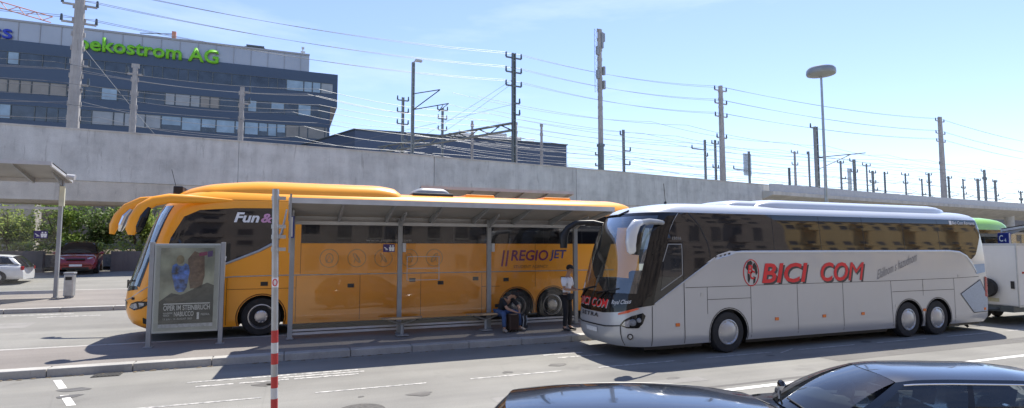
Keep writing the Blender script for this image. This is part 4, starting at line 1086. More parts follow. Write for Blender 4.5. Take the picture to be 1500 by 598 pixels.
c.seams([[(1.9, 2.2), (12.6, 2.2)]], LGREY, 'side_trim', .03, .01)
b = B(); b.grid(lambda u, v: (lambda q: Vector((q[0]+.01, q[1]*1.004, 1.6+1.65*v)))(c.rear(-60+120*u, 1.6+1.65*v)), 12, 8); b.build('rear_window', BUSGLASS, gn, smooth=True)
for x in (2.9, 9.3, 10.6):
    for sg in (-1, 1): c.wheel(x, sg, .5, 'cover')

# ---- luggage trailer
tr = thing('luggage_trailer', 'white box trailer with a spare wheel on its front behind the silver coach', 'trailer', (22.75, 12.65, 0))
b = B(); b.box(0, 4.6, -1.12, 1.12, .66, 2.76); b.build('body', TRAILW, tr, bev=.03)
b = B()
for y in (-1.125, 1.10):
    for x in (-.01, 4.58): b.box(x, x+.035, y-.006, y+.031, .66, 2.765)
b.box(-.012, 4.61, -1.135, -1.118, 2.70, 2.775); b.box(-.012, 4.61, -1.135, -1.118, .64, .72); b.box(-.012, 0, -1.12, 1.12, 2.70, 2.775)
b.build('edge_trim', STEEL, tr)
b = B(); b.box(-.1, 4.6, -1.0, 1.0, .46, .66); b.tube([(-1.6, 0, .5), (0, -.6, .56)], .05, 8); b.tube([(-1.6, 0, .5), (0, .6, .56)], .05, 8); b.build('chassis', DKST, tr)
b = B(); b.lathe([(.12, -.09), (.30, -.10), (.33, -.05), (.33, .05), (.30, .10), (.12, .09)], (0, 0, 0), 'z', 28)
o = b.build('spare_wheel', RUBBER, tr, smooth=True); o.location = (-.14, -.25, 1.25); o.rotation_euler = (0, R(90), 0)
for x in (1.9, 2.65):
    for sg in (-1, 1):
        b = B(); b.lathe([(.15, -.1), (.31, -.1), (.33, -.06), (.33, .04), (.30, .07), (.16, .05), (0, .05)], (x, sg*.98, .33), 'y', 28, sg); b.build('wheel', RUBBER, tr, smooth=True)
b = B(); b.box(-.03, -.012, -1.02, -.92, 1.25, 1.5); b.build('latch', BLACK, tr)
b = B(); b.box(-.02, -.012, -.55, -.1, .78, .90); b.build('notice', mat('cream_sticker', (.5, .46, .3), .6), tr)
b = B(); b.box(.25, .6, -1.128, -1.118, 1.75, 1.82); b.build('reflector', REDL, tr)

# ------------------------------------------------------------------ shelters
def picto(parent, x, y, z, w, h, rz=0):
    """small dark sign with an arrow and two figures"""
    b = B(); b.box(x, x+w, y-.02, y, z, z+h); o = b.build('pictogram_sign', mat('violet_sign', (.045, .03, .14), .4), parent)
    g = B(); yy = y-.023
    for k in (.62, .84):
        cx = x+w*k; g.prism([(cx-.03*h/.24, z+h*.12), (cx+.03*h/.24, z+h*.12), (cx+.045*h/.24, z+h*.62), (cx-.045*h/.24, z+h*.62)], lambda a, d, t: (a, yy-t, d), .003)
        g.cyl((cx, yy, z+h*.76), (cx, yy-.003, z+h*.76), h*.1, n=10)
    g.bar((x+w*.1, yy, z+h*.6), (x+w*.4, yy, z+h*.3), .005, h*.1, (0, 0, 1)); g.bar((x+w*.2, yy, z+h*.3), (x+w*.42, yy, z+h*.3), .005, h*.1)
    g.build('pictogram', WHT, o)
def shelter(label, loc, L, posts, hp, yn, zn, zf, yf, sign=None, bays=None, group=None):
    """posts stand at local y 0; the roof runs from the near edge (yn, zn) to the far edge (yf, zf)"""
    t = thing('bus_shelter', label, 'bus shelter', loc, 0, group)
    th = Vector((0, yf-yn, zf-zn)); sl = (zf-zn)/(yf-yn)
    zr = lambda y: zn+sl*(y-yn)
    b = B()
    P = [(0, yn, zn), (L, yn, zn), (L, yf, zf), (0, yf, zf)]
    b.prism([(0, 0), (L, 0), (L, 1), (0, 1)], lambda a, d, q: (a, yn+(yf-yn)*d, zn+(zf-zn)*d+q), .04); b.build('roof', ROOFM, t)
    b = B(); b.bar((0, yn-.03, zn+.0), (L, yn-.03, zn+.0), .06, .13); b.bar((0, yf+.03, zf-.04), (L, yf+.03, zf-.04), .06, .2)
    for x in (.03, L-.03): b.bar((x, yn, zn-.03), (x, yf, zf-.03), .06, .14)
    b.build('roof_edge', LGREY, t)
    n = max(2, int(L/1.12)); 
    for k in range(1, n):
        x = L*k/n; b = B()
        b.prism([(yn+.05, zr(yn+.05)-.003), (yf-.02, zr(yf-.02)-.003), (yf-.02, zr(yf-.02)-.20), (yn+.3, zr(yn+.3)-.07), (yn+.05, zr(yn)-.05)], lambda a, d, q, x=x: (x-.03+q, a, d), .06)
        b.build('rafter', GREYP, t)
    for x in posts:
        b = B(); b.box(x-.06, x+.06, -.06, .06, 0, hp); b.box(x-.09, x+.09, -.11, .11, 0, .03)
        b.prism([(-.06, hp-.25), (-.06, hp), (yn*.55, zr(yn*.55)-.06), (yn*.55, zr(yn*.55)-.12)], lambda a, d, q, x=x: (x-.025+q, a, d), .05)
        p = b.build('post', GREYP, t, bev=.008)
    return t
def bay(t, x0, x1, z0, z1, rails):
    g = B(); g.box(x0, x1, -.006, .006, z0, z1); o = g.build('glass_panel', SHGLASS, t)
    for z, hh in rails: r = B(); r.box(x0-.01, x1+.01, -.03, .03, z, z+hh); r.build('rail', LGREY, t)
sh = shelter('near glass bus shelter with sloping grey roof in front of the orange coach', (0, 16.05, .26), 8.95, (.12, 2.95, 5.6, 8.5), 3.20, -1.60, 3.50, 3.22, .15)
for xa, xb in ((.18, 2.89), (3.01, 5.54), (5.66, 8.44)): bay(sh, xa, xb, .22, 3.02, [(.10, .06), (.19, .05), (2.99, .09)])
for x in (2.95, 5.6): b = B(); b.box(x+.06, x+.15, -.12, -.03, 2.25, 2.5); b.build('speaker_box', LGREY, sh, bev=.01)
picto(sh, 2.48, -.012, 2.25, .32, .22)
b = B()
for k in range(3): b.box(3.15, 4.1, -.02, -.008, 1.45+.33*k, 1.465+.33*k)
for x in (3.15, 4.07): b.box(x, x+.016, -.02, -.008, 1.45, 2.13)
b.build('timetable_frame', LGREY, sh)
def baysign(label, loc, txt, rz=0, wy=.62):
    s = thing('bay_sign', label, 'bay sign', loc, rz)
    b = B(); b.box(0, .13, -wy, 0, 0, .56); b.build('panel', BLUES, s, bev=.01)
    f = lambda y0, z0: (lambda a, d, t=0: Vector((-.004, -y0-a, z0+d)))
    lettering(txt[0], .25, .30, f(.10, .15), WHT, s, 'lettering', 0, .015)
    lettering(txt[1], .12, .17, f(.42, .13), WHT, s, 'lettering', 0, .01)
    b = B(); b.box(.035, .095, -wy-.004, -wy, .03, .53); b.build('edge_light', mat('frosted_edge', (.5, .5, .5), .5), s)
    b = B(); b.tube([(.065, -.02, .45), (.065, .05, .45)], .02, 8); b.build('bracket', GREYP, s)
    return s
baysign('blue bay sign reading C3 on the first post of the near shelter', (.02, 15.93, 2.88), 'C3', 0, .5)
sh2 = shelter('distant near side shelter at the right edge beyond the white trailer', (31.0, 16.05, .26), 8.95, (.12, 2.95, 5.6, 8.5), 3.20, -1.60, 3.50, 3.22, .15)
for xa, xb in ((.18, 2.89), (3.01, 5.54), (5.66, 8.44)): bay(sh2, xa, xb, .22, 3.02, [(.10, .06), (.19, .05), (2.99, .09)])
baysign('blue bay sign reading C4 under the distant shelter at the right edge', (30.9, 16.35, 2.75), 'C4', R(-28), .66)
zf = zp(26)
for lab, x0, ps, dz in (('far shelter with glass wall at the left edge beyond the bus lane', -20.7, (.4, 4.5, 8.6, 12.75), 0), ('far shelter whose roof edge shows above the orange coach', 5.3, (.4, 3.8, 7.0), -.32)):
    f = shelter(lab, (x0, 25.95, zf), 13.0 if dz == 0 else 7.4, ps, 4.4+dz, -1.85, 4.78+dz, 4.45+dz, .22)
    for xa, xb in zip(ps, ps[1:]):
        bay(f, xa+.07, xb-.07, .30, 3.3, [(.16, .12), (3.28, .09)])
    if x0 < -10:
        picto(f, 12.0, -.03, 2.2, .42, .28)
        b = B(); b.box(ps[-1]-.02, ps[-1]+.14, -.16, -.065, 3.4, 4.15); b.build('notice_plate', mat('cream_plate', (.62, .60, .45), .5), f)
        b = B(); b.cyl((13.0, -.4, 4.5), (13.25, -.4, 4.46), .09, .11); b.build('flood_lamp', LGREY, f)
b = thing('litter_bin', 'square metal litter bin at the end of the far shelter', 'litter bin', (-7.52, 25.9, zp(25.9)))
q = B(); q.box(-.15, .15, -.15, .15, .06, .88); q.build('body', STEEL, b, bev=.03)
q = B(); q.box(-.17, .17, -.17, .17, .88, .95); q.box(-.12, .12, -.12, .12, .0, .06); q.build('lid', GREYP, b, bev=.02)
q = B(); q.box(-.10, .10, -.154, -.14, .66, .78); q.build('opening', BLACK, b)

# benches
def bench(label, x, y, w=1.15):
    t = thing('bench', label, 'bench', (x, y, .245), 0, None)
    b = B(); pr = []
    for k in range(13): a = PI*k/12; pr.append((w/2*math.cos(a), -.42*math.sin(a)**.8 if 0 < k < 12 else 0))
    b.prism(pr, lambda a, d, q: (a, d+.2, .45+q), .035); b.build('seat', WOOD, t, bev=.006)
    b = B(); b.tube([(0, .05, 0), (0, .05, .34)], .05, 10); b.box(-.16, .16, -.1, .2, 0, .03)
    for s in (-1, 1): b.tube([(0, .03, .30), (s*.36, .0, .44)], .028, 8)
    b.build('leg', GREYP, t)
    return t
bench('empty bench with half round wooden seat under the middle of the shelter', 2.98, 15.65)
bench('bench with half round wooden seat beside the sitting man', 5.42, 15.72)

# advertising stand
ADGLASS = glass('poster_glass', (.97, .98, .97), .06, 0, .6)
ad = thing('advertising_stand', 'glazed advertising stand with a dark opera poster in front of the orange coach', 'advertising stand', (-2.25, 16.05, .25))
for x in (-.84, .70):
    b = B(); b.box(x, x+.1, -.06, .06, 0, 2.52); b.box(x-.05, x+.15, -.1, .1, 0, .02); b.build('post', GREYP, ad, bev=.008)
b = B(); b.box(-.735, .695, -.055, .055, .32, 2.48); b.build('frame', mat('poster_frame', (.38, .41, .41), .35, .3, var=.05), ad, bev=.012)
pf = lambda x0, z0, off=.060: (lambda a, d, t=0: Vector((x0+a, -off, z0+d)))
def flatpoly(name, pts, m, par, off, th=.002):
    b = B(); b.prism(pts, lambda a, d, t: (a, -off-t, d), th); return b.build(name, m, par)
po = flatpoly('poster', [(-.60, .45), (.57, .45), (.57, 2.38), (-.60, 2.38)], POSTERM, ad, .057)
flatpoly('poster_ground', [(-.60, .53), (.57, .53), (.57, 1.35), (.2, 1.42), (-.1, 1.22), (-.35, 1.28), (-.60, 1.08)], POSTERD, po, .060)
flatpoly('poster_rock', [(-.50, 1.15), (-.1, 1.25), (.42, 1.52), (.57, 1.45), (.57, 1.25), (.1, 1.12), (-.4, 1.02)], POSTERS, po, .063)
flatpoly('poster_figure', [(.05, 1.38), (.30, 1.40), (.36, 1.7), (.34, 2.2), (.12, 2.3), (-.02, 2.1), (-.0, 1.7)], POSTERR, po, .063)
flatpoly('poster_figure', [(-.27, 1.36), (-.20, 1.30), (-.08, 1.31), (-.02, 1.42), (.0, 1.62), (.03, 1.80), (.0, 1.96), (-.07, 2.0), (-.13, 1.93), (-.20, 1.94), (-.27, 2.0), (-.34, 1.95), (-.36, 1.78), (-.31, 1.55)], POSTERB, po, .066)
flatpoly('poster_figure', [(-.18+.085*math.cos(2*PI*k/14), 2.09+.11*math.sin(2*PI*k/14)) for k in range(14)], mat('poster_ochre', (.30, .24, .12), .5, var=.4, scale=6), po, .064)
flatpoly('poster_line', [(-.50, 1.005), (.50, 1.005), (.50, 1.03), (-.50, 1.03)], WHT, po, .064)
flatpoly('poster_strip', [(-.60, .45), (.57, .45), (.57, .535), (-.60, .535)], mat('poster_strip', (.55, .57, .62), .5, var=.3, scale=14), po, .064)
lettering('OPER IM STEINBRUCH', 1.0, .125, pf(-.5, .86, .066), WHT, po, 'lettering', 0, .015)
lettering('NABUCCO', .42, .115, pf(-.27, .715, .066), WHT, po, 'lettering', 0, .01)
lettering('GIUSEPPE', .2, .04, pf(-.5, .775, .066), WHT, po); lettering('VERDI', .13, .04, pf(-.5, .72, .066), WHT, po)
lettering('13. JULI - 14. AUGUST 2022', .62, .055, pf(-.5, .62, .066), WHT, po)
lettering('PIEDRA', .19, .05, pf(.31, .72, .066), WHT, po); 
flatpoly('poster_mark', [(.22, .63), (.27, .63), (.27, .80), (.22, .80)], WHT, po, .064)
flatpoly('poster_tag', [(.22, 2.17), (.40, 2.2), (.40, 2.29), (.22, 2.26)], mat('magenta', (.35, .03, .12), .5), po, .067); flatpoly('poster_tag', [(.41, 2.15), (.52, 2.17), (.52, 2.31), (.41, 2.29)], mat('violet', (.12, .05, .22), .5), po, .067)
b = B(); b.box(-.70, .67, -.078, -.074, .38, 2.44); b.build('glass_pane', ADGLASS, ad)

# sign post in the foreground
sp = thing('sign_post', 'galvanised sign post with red and white bands standing closest to the camera', 'sign post', (-.035, 5.4, zg(5.4)))
z0 = zg(5.4); hgt = 3.16-z0
tilt = lambda z: (-.075*(z)/hgt, 0, z)
b = B(); b.tube([(.0, 0, -.05), tilt(hgt)], .028, 20); b.build('pole', STEEL, sp, smooth=True)
def band(za, zb, m, nm): 
    b = B(); b.tube([tilt(za-z0), tilt(zb-z0)], .0290, 20); b.build(nm, m, sp, smooth=True)
for za, zb, m, nm in ((1.845, 1.95, REDB, 'red_band'), (1.755, 1.843, WHTB, 'white_band'), (1.66, 1.753, REDB, 'red_band'), (1.46, 1.555, REDB, 'red_band'), (1.37, 1.458, WHTB, 'white_band'), (1.27, 1.368, REDB, 'red_band')):
    band(za-.02, zb-.02, m, nm)
b = B(); b.grid(lambda u, v: Vector((tilt(2.16-z0+.075*v+.1)[0]+.0295*math.sin(-1.1+2.2*u), -.0295*math.cos(-1.1+2.2*u), 2.30-z0+.085*v)), 8, 2)
o = b.build('sticker', WHT, sp)
b = B(); b.tube([(tilt(2.34-z0)[0]+.0305*math.sin(.62*math.cos(2*PI*k/16)), -.031, 2.342-z0+.028*math.sin(2*PI*k/16)) for k in range(17)], .004, 4); b.build('sticker_mark', REDT, o)
for z in (3.08, 2.83, 2.74, 2.63):
    b = B(); b.tube([tilt(z-z0-.018), tilt(z-z0+.018)], .034, 16); b.box(.0, .085, -.02, .0, z-z0-.015, z-z0+.015, Matrix.Translation((tilt(z-z0)[0], 0, 0))); b.build('clamp', STEEL, sp)
b = B(); b.box(.045, .062, -.03, .28, 2.60-z0, 3.12-z0); b.build('sign_plate', GREYP, sp)

# ------------------------------------------------------------------ people
def skin_mesh(name, m, joints, edges, par, sub=2, rootv=0, smooth=True):
    me = bpy.data.meshes.new(name); me.from_pydata([j[:3] for j in joints], edges, [])
    o = bpy.data.objects.new(name, me); link(o, par)
    md = o.modifiers.new('skin', 'SKIN'); md.use_smooth_shade = True; md.branch_smoothing = .4
    for i, j in enumerate(joints):
        r = j[3]; me.skin_vertices[0].data[i].radius = (r, j[4] if len(j) > 4 else r)
    me.skin_vertices[0].data[rootv].use_root = True
    s = o.modifiers.new('sub', 'SUBSURF'); s.levels = s.render_levels = sub
    bpy.context.view_layer.update()
    nm = bpy.data.meshes.new_from_object(o.evaluated_get(bpy.context.evaluated_depsgraph_get()))
    o.modifiers.clear(); o.data = nm; nm.name = name; nm.materials.clear(); nm.materials.append(m)
    nm.polygons.foreach_set('use_smooth', [True]*len(nm.polygons))
    return o
def person(label, loc, rz, J, shirt, trousers, shoes, hairm, long_sleeve=False):
    """J: dict of joint positions"""
    t = thing('person', label, 'person', loc, rz)
    V = {k: Vector(v) for k, v in J.items()}
    jn = []; ix = {}
    def add(k, p, r, r2=None): ix[k] = len(jn); jn.append((*p, r) if r2 is None else (*p, r, r2))
    add('pelvis', V['pelvis'], .12, .10); add('waist', V['pelvis'].lerp(V['chest'], .45), .115, .095); add('chest', V['chest'], .135, .105); add('neckb', V['chest'].lerp(V['neck'], .8), .07); add('neck', V['neck'], .052); add('jaw', V['neck'].lerp(V['head'], .45), .062); add('head', V['head'], .088, .098); add('top', V['head']+(V['head']-V['neck']).normalized()*.085, .06, .07)
    ed = [('pelvis', 'waist'), ('waist', 'chest'), ('chest', 'neckb'), ('neckb', 'neck'), ('neck', 'jaw'), ('jaw', 'head'), ('head', 'top')]
    for s in 'LR':
        add('sh'+s, V['sh'+s], .062); add('el'+s, V['el'+s], .043); add('wr'+s, V['wr'+s], .028); add('pa'+s, V['wr'+s].lerp(V['ha'+s], .5), .036, .022); add('ha'+s, V['ha'+s], .030, .018)
        ed += [('chest', 'sh'+s), ('sh'+s, 'el'+s), ('el'+s, 'wr'+s), ('wr'+s, 'pa'+s), ('pa'+s, 'ha'+s)]
        add('hi'+s, V['hi'+s], .088); add('kn'+s, V['kn'+s], .056); add('ca'+s, V['kn'+s].lerp(V['an'+s], .35), .055); add('an'+s, V['an'+s], .038); add('to'+s, V['to'+s], .03)
        ed += [('pelvis', 'hi'+s), ('hi'+s, 'kn'+s), ('kn'+s, 'ca'+s), ('ca'+s, 'an'+s), ('an'+s, 'to'+s)]
        # fingers and thumb
        d = (V['ha'+s]-V['wr'+s]).normalized(); fx = Vector(J.get('across', (1, 0, 0)))
        dn = d.cross(fx).normalized()
        for k in range(4):
            base = V['ha'+s]+fx*(.016*(k-1.5)); Lf = (.055, .068, .072, .058)[k]
            add('f%s%da' % (s, k), base+d*Lf*.45, .0095); add('f%s%db' % (s, k), base+d*Lf*.8+dn*.02, .008)
            ed += [('ha'+s, 'f%s%da' % (s, k)), ('f%s%da' % (s, k), 'f%s%db' % (s, k))]
        sd = -1 if s == 'L' else 1
        add('th%sa' % s, V['wr'+s].lerp(V['ha'+s], .45)+fx*(-.045*sd), .012); add('th%sb' % s, V['wr'+s].lerp(V['ha'+s], .95)+fx*(-.05*sd), .009)
        ed += [('pa'+s, 'th%sa' % s), ('th%sa' % s, 'th%sb' % s)]
    skin_mesh('body', SKIN, jn, [(ix[a], ix[c]) for a, c in ed], t)
    def garment(name, m, keys, es, grow, sub=2):
        js = []; id2 = {}
        for k, p, r in keys: id2[k] = len(js); js.append((*p, *(r if isinstance(r, tuple) else (r, r))))
        return skin_mesh(name, m, js, [(id2[a], id2[c]) for a, c in es], t, sub)
    up = (V['chest']-V['pelvis']).normalized()
    keys = [('p', V['pelvis']+up*.0, (.158, .128)), ('w', V['pelvis'].lerp(V['chest'], .45), (.152, .125)), ('c', V['chest'], (.172, .135)), ('n', V['chest'].lerp(V['neck'], .62), (.085, .08))]
    es = [('p', 'w'), ('w', 'c'), ('c', 'n')]
    for s in 'LR':
        f = 1.0 if long_sleeve else .82
        keys += [('s'+s, V['sh'+s], .083), ('e'+s, V['sh'+s].lerp(V['el'+s], f), .068)]; es += [('c', 's'+s), ('s'+s, 'e'+s)]
    garment('shirt', shirt, keys, es, 0)
    keys = [('p', V['pelvis']+up*.03, (.152, .122))]; es = []
    for s in 'LR':
        lo = V['kn'+s].lerp(V['an'+s], .93)
        keys += [('h'+s, V['hi'+s], .108), ('m'+s, V['hi'+s].lerp(V['kn'+s], .5), .092), ('k'+s, V['kn'+s], .076), ('c'+s, V['kn'+s].lerp(V['an'+s], .5), .068), ('a'+s, lo, .06)]
        es += [('p', 'h'+s), ('h'+s, 'm'+s), ('m'+s, 'k'+s), ('k'+s, 'c'+s), ('c'+s, 'a'+s)]
    garment('trousers', trousers, keys, es, 0)
    for s in 'LR':
        a, to = V['an'+s], V['to'+s]; heel = a-(to-a).normalized()*.05
        heel.z = to.z
        skin_mesh('shoe', shoes, [(*heel, .045, .04), (*(a.lerp(to, .45)+Vector((0, 0, -.005))), .052, .042), (*to, .046, .036), (*(to+(to-heel).normalized()*.05), .03, .024), (a.x, a.y, a.z+.01, .047, .047)], [(0, 1), (1, 2), (2, 3), (0, 4)], t)
    hd = (V['head']-V['neck']).normalized(); face = Vector(J['face']).normalized(); h0 = V['head']
    b = B()
    sidev = hd.cross(face).normalized()
    for k in range(1):
        pass
    def cap(u, v):
        th = PI*.60*u; ph = 2*PI*v
        cut = 1.0 if math.cos(ph) < .2 else .62
        th = th*cut
        n = math.cos(th)*hd+math.sin(th)*(math.cos(ph)*face+math.sin(ph)*sidev)
        return h0+hd*.02+n*.115-face*.008
    b.grid(cap, 8, 20); b.build('hair', hairm, t, smooth=True)
    b = B()
    c0 = h0+face*.098-hd*.02
    b.tube([c0+hd*.03-face*.012, c0+hd*.0+face*.004, c0-hd*.028+face*.014, c0-hd*.034-face*.006], [.010, .013, .017, .011], 8); b.build('nose', SKIN, t, smooth=True)
    b = B()
    for sg in (-1, 1): b.lathe([(0, -.008), (.010, -.004), (.010, .004), (0, .008)], h0+face*.086+sidev*(.033*sg)+hd*.006, 'z', 8)
    b.build('eyes', BLACK, t)
    b = B(); m0 = h0+face*.088-hd*.058; b.tube([m0-sidev*.025-face*.008, m0, m0+sidev*.025-face*.008], [.004, .006, .004], 6); b.build('mouth', mat('lips', (.25, .09, .075), .5), t)
    b = B()
    for sg in (-1, 1):
        e0 = h0+sidev*(.092*sg)-hd*.01; b.tube([e0+hd*.03, e0+sidev*.012*sg+hd*.01, e0+sidev*.01*sg-hd*.015, e0-hd*.03], [.010, .014, .012, .008], 8)
    b.build('ears', SKIN, t, smooth=True)
    return t, V
# standing man, looking down at what he holds; local +x faces the silver coach
pz = .185
stand = dict(pelvis=(0, 0, .98), chest=(.03, 0, 1.37), neck=(.06, 0, 1.56), head=(.115, 0, 1.70), shL=(.03, .20, 1.45), shR=(.03, -.20, 1.45), elL=(.06, .27, 1.17), elR=(.06, -.27, 1.17), wrL=(.29, .10, 1.14), wrR=(.29, -.09, 1.14), haL=(.37, .04, 1.15), haR=(.37, -.03, 1.15),
             hiL=(0, .095, .92), hiR=(0, -.095, .92), knL=(.05, .13, .51), knR=(.03, -.11, .51), anL=(.03, .15, .10), anR=(-.01, -.12, .10), toL=(.17, .18, .045), toR=(.13, -.14, .045), face=(.82, 0, -.45), across=(0, 1, 0))
pp, V = person('standing man in a white shirt and black trousers looking down beside the silver coach', (7.72, 15.15, pz), R(-52), stand, SHIRTW, TROUS, SHOEB, HAIR)
pp.scale = (1.06,)*3
b = B(); b.box(.33, .45, -.05, .06, 1.150, 1.162); b.build('phone', BLKGLOSS, None, bev=.004)
ph = bpy.data.objects['phone']; tag(ph, 'dark phone held by the standing man', 'phone'); ph.matrix_world = Matrix.Translation((7.72, 15.15, pz)) @ Matrix.Rotation(R(-52), 4, 'Z') @ Matrix.Diagonal((1.06, 1.06, 1.06, 1))
b = B(); b.box(.10, .20, -.16, .02, .88, 1.04); b.tube([(.14, -.14, 1.02), (.0, -.19, 1.06), (-.12, -.08, 1.05)], .012, 6); b.build('belt_bag', SHIRTB, pp, bev=.03)
# sitting man, bent forward with his forearms on his thighs; local -y faces the road
sit = dict(pelvis=(0, .06, .54), chest=(.10, -.17, .86), neck=(.15, -.30, .99), head=(.19, -.42, 1.04), shL=(.28, -.20, .92), shR=(-.10, -.22, .92), elL=(.38, -.40, .66), elR=(-.06, -.42, .66), wrL=(.24, -.60, .58), wrR=(.10, -.60, .58), haL=(.18, -.66, .56), haR=(.15, -.66, .555),
           hiL=(.09, .03, .52), hiR=(-.09, .03, .52), knL=(.36, -.38, .53), knR=(-.16, -.40, .53), anL=(.42, -.36, .10), anR=(-.14, -.40, .10), toL=(.48, -.50, .045), toR=(-.17, -.54, .045), face=(.15, -.70, -.70), across=(1, 0, 0))
person('sitting man in a dark top and blue jeans bent forward on the bench', (5.88, 15.75, .225), R(12), sit, SHIRTB, JEANS, SHOEL, HAIR)
s = thing('suitcase', 'dark brown upright suitcase between the knees of the sitting man', 'suitcase', (6.10, 15.40, .225), R(10))
b = B(); b.box(-.16, .16, -.12, .12, .04, .50); b.build('shell', BROWN, s, bev=.035)
b = B(); b.tube([(-.09, .05, .50), (-.09, .05, .53), (.09, .05, .53), (.09, .05, .50)], .010, 6); b.build('handle', BLACK, s)
b = B()
for x in (-.12, .12):
    for y in (-.08, .08): b.cyl((x-.012, y, .022), (x+.012, y, .022), .022, n=12)
b.build('castor', BLACK, s)
s = thing('backpack', 'dark backpack with pale straps on the pavement right of the sitting man', 'backpack', (6.50, 15.62, .235), R(25))
b = B()
def bp_(u, v):
    a = 2*PI*v; z = .44*u; r = math.sin(PI*min(.97, max(.06, u*.9+.06)))**.45
    return Vector((.16*r*math.cos(a), .115*r*math.sin(a)*(1.15-.3*u), z))
b.grid(bp_, 10, 18); b.build('bag', mat('bag_cloth', (.018, .020, .028), .85, var=.3, scale=15), s, smooth=True)
b = B(); b.box(-.09, .09, -.15, -.11, .05, .2); b.build('front_pocket', mat('bag_pocket', (.028, .03, .04), .85), s, bev=.03)
b = B()
for x in (-.08, .07): b.tube([(x, -.10, .40), (x-.03, -.16, .28), (x-.04, -.13, .08)], .014, 6)
b.build('strap', mat('strap_pale', (.34, .38, .42), .7), s)

